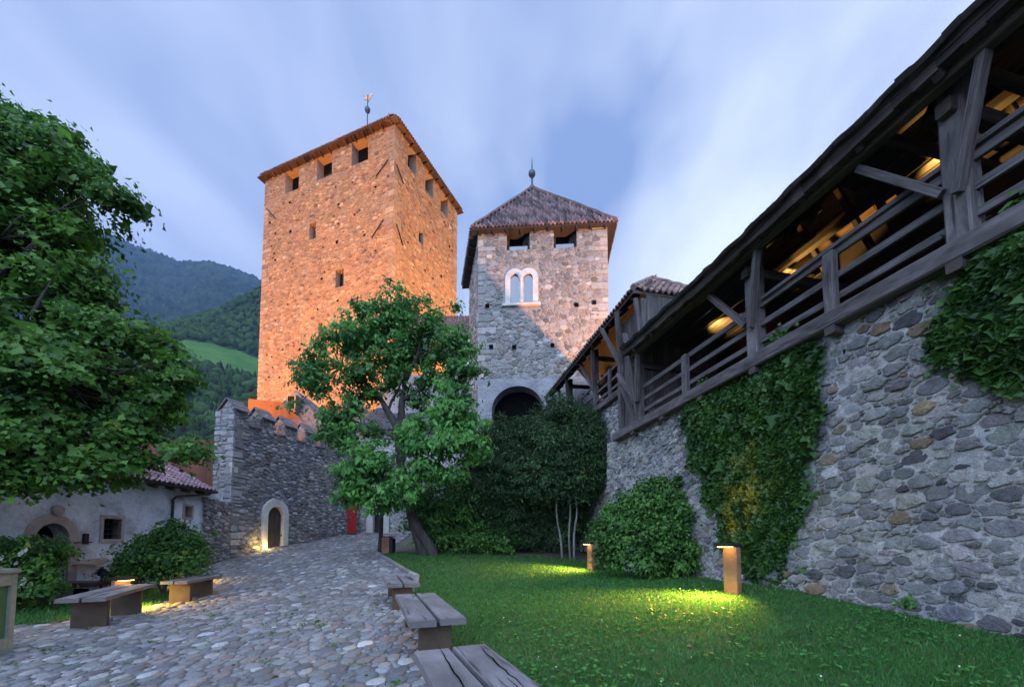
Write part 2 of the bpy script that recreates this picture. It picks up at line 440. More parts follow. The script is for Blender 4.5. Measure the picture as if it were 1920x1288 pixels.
def panel(x0, x1, y0, y1, step, hfun, colfun, ok=None):
    nx = max(2, int((x1-x0)/step)+1); ny = max(2, int((y1-y0)/step)+1)
    X, Y = np.meshgrid(np.linspace(x0, x1, nx), np.linspace(y0, y1, ny), indexing='ij')
    H = hfun(X, Y); V = np.stack([X, Y, H], -1).reshape(-1, 3); F = grid_faces(nx, ny)
    if ok is not None:
        cx = X.ravel()[F].mean(1); cy = Y.ravel()[F].mean(1); F = F[ok(cx, cy)]
    T = colfun(X, Y).reshape(-1, 3)
    return V, [tuple(f) for f in F.tolist()], T

def wnoise(X, Y, s, amp, seed=0):
    out = np.empty(X.size); xf = X.ravel() * s; yf = Y.ravel() * s
    for i in range(X.size): out[i] = mnoise.fractal(Vector((xf[i], yf[i], seed * 7.3)), 1, 2, 4)
    return out.reshape(X.shape) * amp

class Wall:
    """a vertical wall frame: s along, z up, w outwards"""
    def __init__(k, A, D, side):
        k.A = np.array((A[0], A[1])); d = unit(D); k.d = d; k.n = np.array((d[1], -d[0])) * side
    def p(k, s, z, w=0.0):
        q = k.A + k.d * s + k.n * w; return np.array((q[0], q[1], z))
    def arr(k, V, batter=None):
        s, z, w = V[:, 0], V[:, 1], V[:, 2]
        if batter is not None: w = w + batter(s, z)
        xy = k.A[None] + s[:, None] * k.d + w[:, None] * k.n
        return np.concatenate([xy, z[:, None]], 1)

def merge(*parts):
    V = []; F = []; T = []; b = 0
    for v, f, t in parts:
        V.append(v); T.append(t); F += [tuple(i + b for i in q) for q in f]; b += len(v)
    return np.concatenate(V), F, np.concatenate(T)

def orient(V, F, nrm):
    """flip faces so they look along nrm on the whole (open sheets)"""
    a, b, c = V[F[0][0]], V[F[0][1]], V[F[0][2]]
    if np.dot(np.cross(b - a, c - a), nrm) < 0: return [tuple(reversed(f)) for f in F]
    return F

def pick(rng, pal, wts, jit=.12):
    i = rng.choice(len(pal), p=np.array(wts) / sum(wts)); c = np.array(pal[i]) * (1 + rng.normal(0, jit)); return np.clip(c * (1 + rng.normal(0, .025, 3)), .01, .9)
def flat_col(c): return lambda X, Y: np.broadcast_to(np.array(c), X.shape + (3,)).copy()

from mathutils.geometry import tessellate_polygon
def plate(mb, wall, outer, holes, w0, w1, tint=(1, 1, 1)):
    """flat plate with openings, outlines in (s, z), from w0 (back) to w1 (front)"""
    loops = [outer] + holes
    tri = tessellate_polygon([[Vector((a, b, 0)) for a, b in l] for l in loops])
    flat = [q for l in loops for q in l]; n = len(flat)
    V = [wall.p(a, b, w1) for a, b in flat] + [wall.p(a, b, w0) for a, b in flat]
    nn = np.array((wall.n[0], wall.n[1], 0)); F = []
    for t in tri:
        a, b, c = (V[i] for i in t)
        f = tuple(t) if np.dot(np.cross(b - a, c - a), nn) > 0 else tuple(reversed(t))
        F.append(f); F.append(tuple(i + n for i in reversed(f)))
    o = 0
    for l in loops:
        for i in range(len(l)):
            j = (i + 1) % len(l); F.append((o+i, o+j, n+o+j, n+o+i))
        o += len(l)
    mb.add(V, F, None, tint); return mb

def arch_pts(s0, s1, z0, zs, zt, n=12):
    c = (s0 + s1) / 2; r = (s1 - s0) / 2
    return [(s0, z0), (s0, zs)] + [(c - r * math.cos(math.pi * i / n), zs + (zt - zs) * math.sin(math.pi * i / n)) for i in range(1, n)] + [(s1, zs), (s1, z0)]

def hpanel(x0, x1, y0, y1, step, holes, hfun, col):
    xs = sorted(set(np.round(np.concatenate([np.linspace(x0, x1, max(2, int((x1-x0)/step)+1)), [h[k] for h in holes for k in (0, 1)]]), 4)))
    ys = sorted(set(np.round(np.concatenate([np.linspace(y0, y1, max(2, int((y1-y0)/step)+1)), [h[k] for h in holes for k in (2, 3)]]), 4)))
    X, Y = np.meshgrid(xs, ys, indexing='ij'); V = np.stack([X, Y, hfun(X, Y)], -1).reshape(-1, 3)
    F = grid_faces(len(xs), len(ys)); cx = X.ravel()[F].mean(1); cy = Y.ravel()[F].mean(1); keep = np.ones(len(F), bool)
    for h in holes: keep &= ~((cx > h[0]) & (cx < h[1]) & (cy > h[2]) & (cy < h[3]))
    keep &= (cx > x0) & (cx < x1)
    return V, [tuple(f) for f in F[keep].tolist()], np.broadcast_to(np.array(col), (len(V), 3)).copy()

def reveal(mb, wall, s0, s1, z0, z1, dep, w=0.0, back=True, tint=(1, 1, 1)):
    a = [(s0, z0), (s1, z0), (s1, z1), (s0, z1)]
    V = [wall.p(s, z, w) for s, z in a] + [wall.p(s, z, w - dep) for s, z in a]
    F = [(i, (i+1) % 4, 4 + (i+1) % 4, 4 + i) for i in range(4)]
    if back: F.append((4, 5, 6, 7))
    return mb.add(V, F, None, tint)

def tile_slope(a, b, c, d, colw=.2, row=.36, amp=.035, col=((.75, .75, .8), (1.3, 1.2, 1.15)), seed=1, sub=6, warm=None):
    """barrel tiles over the quad a-b (eave) / d-c (top); tiles outside the quad are dropped"""
    rng = np.random.default_rng(seed); a, b, c, d = (np.asarray(q, float) for q in (a, b, c, d))
    ex = unit(b - a); m = ((d + c) / 2 - (a + b) / 2); up = m - ex * np.dot(m, ex)
    n = unit(np.cross(ex, up)); n = n if n[2] > 0 else -n
    H = np.linalg.norm(up); up = up / H
    L2 = lambda q: (np.dot(q - a, ex), np.dot(q - a, up))
    poly = [L2(a), L2(b), L2(c), L2(d)]
    x0 = min(q[0] for q in poly); x1 = max(q[0] for q in poly)
    V = []; F = []; T = []; prof = [(k / sub, math.sin(k / sub * 2 * math.pi)) for k in range(sub + 1)]
    for r in range(int(H / row) + 1):
        for i in range(int((x1 - x0) / colw) + 1):
            cx = x0 + (i + .5) * colw; cy = (r + .5) * row
            if not inside(np.array([cx]), np.array([min(cy, H - .02)]), poly)[0]: continue
            t = np.array(col[0]) + (np.array(col[1]) - np.array(col[0])) * rng.random() ; t = t * rng.uniform(.8, 1.2)
            o = len(V); jx = rng.normal(0, .006); jz = rng.normal(0, .006)
            for (yy, lift) in ((r * row - .05, .035), ((r + 1) * row, 0.0)):
                for (px, s) in prof:
                    V.append(a + ex * (cx - colw/2 + px * colw + jx) + up * yy + n * (lift + amp * s + jz + .04)); T.append(t)
            k = sub + 1
            for q in range(sub): F.append((o+q, o+q+1, o+k+q+1, o+k+q))
            # butt of the tile
            for (px, s) in prof: V.append(a + ex * (cx - colw/2 + px * colw + jx) + up * (r * row - .05) + n * (.01 + amp * s)); T.append(t * .6)
            for q in range(sub): F.append((o+2*k+q, o+2*k+q+1, o+q+1, o+q))
    return np.array(V), F, np.array(T)

# ------------------------------------------------------------------ red keep
KC = (-10.0, 33.0)
GREYS = [(.2, .2, .21), (.3, .3, .31), (.14, .14, .15), (.27, .24, .21), (.36, .35, .34), (.24, .17, .12)]
TAN = [(.28, .195, .105), (.32, .23, .125), (.23, .155, .09), (.37, .275, .165), (.14, .095, .06), (.28, .165, .08), (.46, .38, .27)]
TANW = [6, 5, 3, 1.2, .8, 2.6, .1]
def stone_face(wall, s0, s1, z0, z1, holes, sizes, asp, hsize, pal, wts, seed, quoin=(True, True), mortar=(.36, .33, .29), step=.6, gap=.05, rings=((1.0, -.3), (.88, .7), (.55, 1.0)), nseg=10, tries=26000, amp=.05, colf=None, qpal=None, qh=(.32, .6)):
    q0 = s0 + (.55 if quoin[0] else 0); q1 = s1 - (.55 if quoin[1] else 0)
    def ok(x, y, r):
        if x - r * .8 < q0 - .15 or x + r * .8 > q1 + .15 or y < z0 or y > z1: return False
        for h in holes:
            if h[0] - r * .9 < x < h[1] + r * .9 and h[2] - r * .75 < y < h[3] + r * .75: return False
        return True
    D = pack(q0, q1, z0, z1, sizes, asp, ok, tries, .8, seed)
    cf = colf or (lambda x, y, r, rng: pick(rng, pal, wts))
    st = stones(D, asp, gap, lambda x, y, r, rng: hsize * rng.uniform(.35, 1.2), cf, nseg, rings, 1.25, .07, seed)
    parts = [hpanel(s0, s1, z0, z1, step, holes, lambda X, Y: RNG.normal(0, .006, X.shape), mortar), st]
    # corner blocks
    rng = np.random.default_rng(seed + 5); V = []; F = []; T = []
    for side, on in zip((0, 1), quoin):
        z = z0
        while on and z < z1 - .1:
            h = rng.uniform(*qh); w = rng.choice([.3, .45, .7, .95]) * rng.uniform(.85, 1.15) * min(1, qh[1] / .5)
            a, b = (s0 - .03, s0 + w) if side == 0 else (s1 - w, s1 + .03)
            zt = min(z + h - .03, z1)
            hit = any(h_[0] < b and h_[1] > a and h_[2] < zt and h_[3] > z for h_ in holes)
            if not hit:
                o = len(V); d = rng.uniform(.02, .05); e = .03
                V += [(a, z, -.05), (b, z, -.05), (b, zt, -.05), (a, zt, -.05), (a + e*.3, z + e*.6, d), (b - e, z + e, d), (b - e, zt - e, d), (a + e*.3, zt - e*.6, d)]
                F += [(o+4, o+5, o+6, o+7)] + [(o+i, o+(i+1) % 4, o+4+(i+1) % 4, o+4+i) for i in range(4)]
                T += [pick(rng, qpal or pal, wts if not qpal else [1]*len(qpal))] * 8
            z += h
    if V: parts.append((np.array(V), F, np.array(T)))
    return merge(*parts)

def wall_mesh(name, wall, data, mat, root, batter=None):
    V, F, T = data; W = wall.arr(V, batter)
    nn = np.array((wall.n[0], wall.n[1], 0))
    F = [f if np.dot(np.cross(W[f[1]] - W[f[0]], W[f[2]] - W[f[0]]), nn) >= 0 else tuple(reversed(f)) for f in F]
    return mesh_obj(name, W, F, mat, root, T)

def keep():
    zb = g1(-13, 33) - 1; top = 36.9
    root = empty('keep_tower', (-15, 38, 12), label='tall square stone keep glowing orange under floodlights, small windows and low tiled roof', cat='tower')
    WL = Wall(KC, (-.932, .363), -1); WR = Wall(KC, (.396, .918), 1)
    if WL.n[1] > 0: WL = Wall(KC, (-.932, .363), 1)
    if WR.n[0] < 0: WR = Wall(KC, (.396, .918), -1)
    LL, LR = 15.45, 10.25
    HL = [(10.94, 12.74, 34.7, top), (6.89, 8.72, 34.7, top), (2.79, 4.62, 34.7, top), (8.62, 9.42, 29.15, 30.75), (5.2, 6.12, 23.8, 25.45), (7.5, 7.98, 19.7, 21.0)]
    HR = [(1.8, 3.0, 34.7, top), (4.46, 5.74, 34.7, top), (7.1, 8.4, 34.7, top), (3.52, 4.2, 28.95, 30.2)]
    for W, L, H, nm, sd, z0 in ((WL, LL, HL, 'front_wall', 21, 11.5), (WR, LR, HR, 'side_wall', 22, 11.5)):
        d = stone_face(W, 0, L, z0, top, H, (.27, .2, .15, .11, .08), 1.9, .045, TAN, TANW, sd, gap=.045, mortar=(.27, .195, .115), tries=60000 if L > 12 else 40000, qpal=[(.31, .23, .135), (.35, .265, .16), (.25, .175, .105)])
        wall_mesh(nm, W, d, M['keep_stone'], root)
        # flat dark patches: putlog holes, missing stones and painted shading
        rng = random.Random(sd); mb = MB()
        for _ in range(90 if L > 12 else 45):
            s, z = rng.uniform(.8, L - .8), rng.uniform(15, 34)
            if any(h[0] - .5 < s < h[1] + .5 and h[2] - .5 < z < h[3] + .5 for h in H): continue
            a = rng.choice((.06, .08, .1, .13, .17)); b = a * rng.uniform(.45, 1)
            mb.add([W.p(s + a*math.cos(t) * rng.uniform(.7, 1.1), z + b*math.sin(t)*rng.uniform(.7, 1.1), .075) for t in [k * .785 for k in range(8)]] , [tuple(range(8))])
        mb.build('putlog_hole', M['dark'], root)['kind'] = 'stuff'
    # plain masonry below and the two far sides
    P = [WL.p(0, 0)[:2], WL.p(LL, 0)[:2], (WL.p(LL, 0) + WR.p(LR, 0) - WL.p(0, 0))[:2], WR.p(LR, 0)[:2]]
    mb = MB()
    for a, b, z0, z1 in ((0, 1, zb, 11.5), (3, 0, zb, 11.5), (1, 2, zb, top), (2, 3, zb, top)):
        mb.add([(*P[a], z0), (*P[b], z0), (*P[b], z1), (*P[a], z1)], [(0, 1, 2, 3)], None, (.36, .31, .25))
    mb.add([(*q, 34.2) for q in P], [(0, 1, 2, 3)], None, (.1, .09, .08))
    mb.build('plain_wall', M['keep_stone'], root)
    for W, H in ((WL, HL), (WR, HR)):
        for i, h in enumerate(H):
            big = h[3] == top
            m = MB(); reveal(m, W, *h, .85 if big else .6, tint=(.36, .3, .24) if big else (.3, .26, .22))
            o = m.build('merlon_gap' if big else 'window', M['keep_stone'], root)
            if big:
                k = MB(); k.box((0, 0, 0), (1, 1, 1))
                k = MB(); k.add([W.p(h[0] + .02, h[2] + .02, -.8), W.p(h[1] - .02, h[2] + .02, -.8), W.p(h[1] - .02, h[3], -.8), W.p(h[0] + .02, h[3], -.8)], [(0, 1, 2, 3)])
                k.build('pane', M['dark'], o)
                if W is WL and i == 1:
                    g = MB(); g.add([W.p(h[0] + .05, h[2] + .05, -.74), W.p(h[1] - .05, h[2] + .05, -.74), W.p(h[1] - .05, h[2] + 1.1, -.74), W.p(h[0] + .05, h[2] + 1.1, -.74)], [(0, 1, 2, 3)]); g.build('glass_pane', M['glass'], o)
            else:
                k = MB(); k.add([W.p(h[0] + .02, h[2] + .02, -.55), W.p(h[1] - .02, h[2] + .02, -.55), W.p(h[1] - .02, h[3], -.55), W.p(h[0] + .02, h[3], -.55)], [(0, 1, 2, 3)]); k.build('pane', M['dark'], o)
                b = MB()
                for t in (.33, .66): b.bar(W.p(h[0] + (h[1]-h[0]) * t, h[2], -.2), W.p(h[0] + (h[1]-h[0]) * t, h[3], -.2), .04, .04, (W.d[0], W.d[1], 0))
                b.build('window_bar', M['iron'], o)
    for W, A in ((WL, [((1.82, 32.7), (.61, 33.75)), ((2.14, 27.3), (.94, 28.55)), ((15.1, 33.95), (13.8, 32.5))]), (WR, [((.21, 33.4), (1.15, 32.45)), ((.34, 28.2), (1.22, 26.9))])):
        for a, b in A:
            m = MB(); m.bar(W.p(*a, .1), W.p(*b, .1), .07, .08, (W.n[0], W.n[1], 0)); m.build('iron_anchor', M['iron'], root)
    # roof: low hip with rafters under an overhanging eave
    ov = .5; ze = 37.1
    u, v = np.array(WL.d), np.array(WR.d); c0 = np.array(KC)
    E = [c0 - u*ov - v*ov, c0 + u*(LL+ov) - v*ov, c0 + u*(LL+ov) + v*(LR+ov), c0 - u*ov + v*(LR+ov)]
    ap = (E[0] + E[2]) / 2; apex = np.array((*ap, 44.2))
    E3 = [np.array((*e, ze)) for e in E]
    rp = MB()
    rp.add(E3 + [apex], [(0, 1, 4), (1, 2, 4), (2, 3, 4), (3, 0, 4)], None, (.9, .9, .9))
    rp.add([e - (0, 0, .09) for e in E3], [(0, 1, 2, 3)], None, (.9, .9, .9))
    rp.add(E3 + [e - (0, 0, .09) for e in E3], [(0, 1, 5, 4), (1, 2, 6, 5), (2, 3, 7, 6), (3, 0, 4, 7)], None, (.8, .8, .8))
    roof = rp.build('roof', M['keep_timber'], root)
    Vs = [tile_slope(E3[i] + (0, 0, .03), E3[(i+1) % 4] + (0, 0, .03), apex, apex, .26, .9, .05, seed=i) for i in range(4)]
    V, F, T = merge(*Vs); mesh_obj('roof_tile', V, F, M['tile'], roof, T)
    for i, (W, L) in enumerate(((WL, LL), (WR, LR))):
        s = .2
        while s < L:
            m = MB(); m.bar(W.p(s, ze - .22, -.1), W.p(s, ze - .2, ov - .06), .12, .15); m.build('rafter', M['keep_timber'], roof); s += .98
    # weather vane: rod, ball, cock
    vx, vy = ap; rod = MB(); rod.tube([(vx, vy, 44), (vx, vy, 48.2)], .05, 6)
    van = rod.build('weather_vane', M['iron'], root)
    b = MB(); b.tube([(vx, vy, 46.1), (vx, vy, 46.35), (vx, vy, 46.6), (vx, vy, 46.8), (vx, vy, 46.95)], [.03, .24, .3, .2, .05], 10); b.build('ball', M['copper'], van, True)
    pts = [(-.42, .1), (-.3, .42), (-.52, .66), (-.2, .58), (0, .36), (.2, .52), (.26, .78), (.36, .84), (.4, .7), (.5, .64), (.38, .58), (.34, .34), (.14, .1), (.1, -.1), (-.06, -.1), (-.06, .08)]
    k = MB(); k.prism([(vx + a * 1.05, vy, 47.6 + c * .95) for a, c in pts], (0, .06, 0)); k.build('cock', M['gold'], van)
keep()

# ------------------------------------------------------------------ gate tower with the paired window
def gate_tower():
    root = empty('gate_tower', (1.7, 24.8, 1.5), label='slim grey stone tower with pyramid tile roof, paired arched window and dark gateway', cat='tower')
    FR = Wall((-1.95, 23.0), (.9975, -.071), 1)
    if FR.n[1] > 0: FR = Wall((-1.95, 23.0), (.9975, -.071), -1)
    Wd = 7.4; top = 19.55; zb = 1.2
    H = [(1.64, 2.98, 18.2, top), (4.36, 5.68, 18.2, top), (1.86, 2.36, 14.95, 16.75), (2.57, 3.2, 14.95, 16.75)]
    pal = [(.3, .26, .22), (.34, .3, .26), (.3, .27, .24), (.47, .44, .4), (.24, .2, .17), (.38, .3, .25), (.6, .57, .53)]
    palg = [(.23, .225, .22), (.28, .275, .265), (.185, .18, .175), (.33, .32, .305), (.14, .135, .13), (.25, .215, .185), (.42, .4, .38)]
    w = [5, 4, 4, 2, 1.5, 2.5, .5]
    d = stone_face(FR, 0, Wd, 10.6, top, H + [(1.45, 3.55, 14.6, 17.25)], (.24, .18, .13, .095, .07), 1.45, .045, palg, w, 31, gap=.045, tries=46000, mortar=(.3, .28, .255), qpal=[(.32, .31, .29), (.27, .26, .25), (.37, .35, .32)], qh=(.3, .5))
    # only the four true openings stay open; the plate of the paired window covers the rest
    d2 = hpanel(1.45, 3.55, 14.6, 17.25, .5, [(1.86, 2.36, 14.95, 16.75), (2.57, 3.2, 14.95, 16.75)], lambda X, Y: X * 0, (.3, .28, .255))
    wall_mesh('front_wall', FR, merge(d, d2), M['tower_stone'], root)
    # plastered foot with the gateway arch
    gate = arch_pts(.8, 3.76, zb, 8.75, 10.15, 16)
    pl = MB(); plate(pl, FR, [(0, zb), (0, 10.6), (Wd, 10.6), (Wd, zb), (3.76, zb)] + gate[::-1][1:], [], -.9, .04)
    pl.build('plaster_foot', M['rough_plaster'], root)
    gp = MB(); gp.add([FR.p(.6, zb, -.95), FR.p(4, zb, -.95), FR.p(4, 10.4, -.95), FR.p(.6, 10.4, -.95)], [(0, 1, 2, 3)]); gp.build('gateway', M['dark'], root)  # flat near-black sheet stands in for the shade of the passage
    A, B = FR.p(0, 0)[:2], FR.p(Wd, 0)[:2]; Cb, Db = np.array((5.62, 26.6)), np.array((-2.95, 27.6))
    LF = Wall(A, Db - A, 1)
    if LF.n[0] > 0: LF = Wall(A, Db - A, -1)
    LL = np.linalg.norm(Db - A)
    dl = stone_face(LF, 0, LL, 6, top, [], (.26, .18, .12), 1.5, .04, pal, w, 33, gap=.06, tries=9000, mortar=(.4, .36, .33), quoin=(True, False))
    wall_mesh('side_wall', LF, dl, M['tower_stone'], root)
    sb = MB()
    for a, b, z0 in ((B, Cb, zb), (Cb, Db, zb)): sb.add([(*a, z0), (*b, z0), (*b, top), (*a, top)], [(0, 1, 2, 3)], None, (.38, .34, .3))
    sb.add([(*A, zb), (*Db, zb), (*Db, 6), (*A, 6)], [(0, 1, 2, 3)], None, (.38, .34, .3))
    sb.add([(*A, 17.9), (*B, 17.9), (*Cb, 17.9), (*Db, 17.9)], [(0, 1, 2, 3)], None, (.1, .09, .08))
    sb.build('plain_wall', M['tower_stone'], root)
    for h in H[:2]:
        m = MB(); reveal(m, FR, *h, .7, tint=(.3, .26, .23)); o = m.build('window', M['tower_stone'], root)
        f = MB()
        for a, b in (((h[0] + .07, h[2]), (h[0] + .07, h[3])), ((h[1] - .07, h[2]), (h[1] - .07, h[3])), ((h[0], h[2] + .05), (h[1], h[2] + .05))):
            f.bar(FR.p(*a, -.3), FR.p(*b, -.3), .13, .13, (FR.n[0], FR.n[1], 0), cham=.02)
        f.build('window_frame', M['wood_black'], o)
        g = MB(); g.add([FR.p(h[0] + .13, h[2] + .1, -.36), FR.p(h[1] - .13, h[2] + .1, -.36), FR.p(h[1] - .13, h[2] + .48, -.36), FR.p(h[0] + .13, h[2] + .48, -.36)], [(0, 1, 2, 3)]); g.build('glass_pane', M['glass'], o)
        k = MB(); k.add([FR.p(h[0] + .02, h[2] + .02, -.62), FR.p(h[1] - .02, h[2] + .02, -.62), FR.p(h[1] - .02, h[3], -.62), FR.p(h[0] + .02, h[3], -.62)], [(0, 1, 2, 3)]); k.build('pane', M['dark'], o)
        s = MB(); s.bar(FR.p((h[0] + h[1]) / 2 + .35, h[2] + .5, -.5), FR.p(h[1] - .05, h[3] - .05, -.35), .14, .3, cham=.02); s.build('shutter', M['wood_black'], o)
    # paired window
    l = arch_pts(1.86, 2.36, 14.95, 16.45, 16.75, 10); r = arch_pts(2.62, 3.16, 14.95, 16.45, 16.75, 10)
    out = [(1.56, 14.95), (1.56, 16.4)] + [(2.11 - .55 * math.cos(math.pi * i / 9), 16.45 + .62 * math.sin(math.pi * i / 9)) for i in range(1, 7)] + \
          [(2.5, 16.9)] + [(2.9 - .57 * math.cos(math.pi * i / 9), 16.45 + .62 * math.sin(math.pi * i / 9)) for i in range(3, 9)] + [(3.46, 16.4), (3.46, 14.95)]
    m = MB(); plate(m, FR, out, [l, r], -.45, .06); bi = m.build('paired_window', M['white_stone'], root)
    s = MB(); s.bar(FR.p(1.4, 14.88, .02), FR.p(3.6, 14.88, .02), .3, .14, cham=.05); s.build('sill', M['white_stone'], bi)
    cl = MB(); cl.tube([FR.p(2.49, 14.95, .1), FR.p(2.49, 15.1, .1), FR.p(2.49, 15.12, .1), FR.p(2.49, 16.25, .1), FR.p(2.49, 16.3, .1), FR.p(2.49, 16.5, .1)], [.13, .13, .075, .075, .1, .16], 10); cl.build('column', M['white_stone'], bi, True)
    for q in (l, r):
        g = MB(); g.add([FR.p(q[0][0], 14.95, -.06), FR.p(q[-1][0], 14.95, -.06), FR.p(q[-1][0], 16.76, -.06), FR.p(q[0][0], 16.76, -.06)], [(0, 1, 2, 3)]); g.build('glass_pane', M['glass'], bi)
    for s_, z_ in ((.53, 14.88), (5.63, 14.73), (6.62, 14.82), (.76, 12.47), (2.08, 12.4), (4.26, 12.44)):
        m = MB(); m.add([FR.p(s_ - .12, z_ - .12, .085), FR.p(s_ + .12, z_ - .11, .085), FR.p(s_ + .11, z_ + .12, .085), FR.p(s_ - .12, z_ + .11, .085)], [(0, 1, 2, 3)]); m.build('putlog_hole', M['dark'], root)
    # roof
    ze = 19.38
    E = [np.array(q) for q in ((-2.33, 22.66, ze), (5.9, 22.14, ze), (6.28, 26.9, ze), (-3.55, 28.2, ze))]; ap = np.array((1.3, 25.3, 24.15))
    rp = MB(); rp.add(E + [ap], [(0, 1, 4), (1, 2, 4), (2, 3, 4), (3, 0, 4)], None, (.9, .9, .9)); rp.add([e - (0, 0, .12) for e in E], [(0, 1, 2, 3)])
    rp.add(E + [e - (0, 0, .12) for e in E], [(0, 1, 5, 4), (1, 2, 6, 5), (2, 3, 7, 6), (3, 0, 4, 7)])
    roof = rp.build('roof', M['wood_black'], root)
    V, F, T = merge(*[tile_slope(E[i] + (0, 0, .02), E[(i+1) % 4] + (0, 0, .02), ap, ap, .22, .36, .055, ((.3, .3, .38), (1.9, 1.85, 2.0)), seed=40+i) for i in range(4)])
    mesh_obj('roof_tile', V, F, M['tile'], roof, T)
    h = MB()
    for e in E: h.tube([e + (0, 0, .1) + (ap - e) * t + RNG.normal(0, .01, 3) for t in np.linspace(0, 1, 14)], .11, 6, (1.1, 1, 1.05))
    h.build('hip_tile', M['tile'], roof)
    s = 0.1
    while s < Wd:
        m = MB(); m.bar(FR.p(s, ze - .18, -.1), FR.p(s - .02, ze - .16, .28), .12, .14); m.build('rafter', M['wood_black'], roof); s += .8
    s = 0.3
    while s < LL:
        m = MB(); m.bar(LF.p(s, ze - .18, -.1), LF.p(s, ze - .16, .5), .12, .14); m.build('rafter', M['wood_black'], roof); s += .8
    f = MB(); x, y, z = ap; f.tube([(x, y, z - .2), (x, y, z + .15), (x, y, z + .2), (x, y, z + .75), (x, y, z + .8), (x, y, z + .95), (x, y, z + 1.12), (x, y, z + 1.25), (x, y, z + 1.35), (x, y, z + 2.1)], [.22, .16, .07, .06, .14, .23, .22, .12, .05, .02], 10)
    f.build('finial', M['copper'], roof, True)
gate_tower()

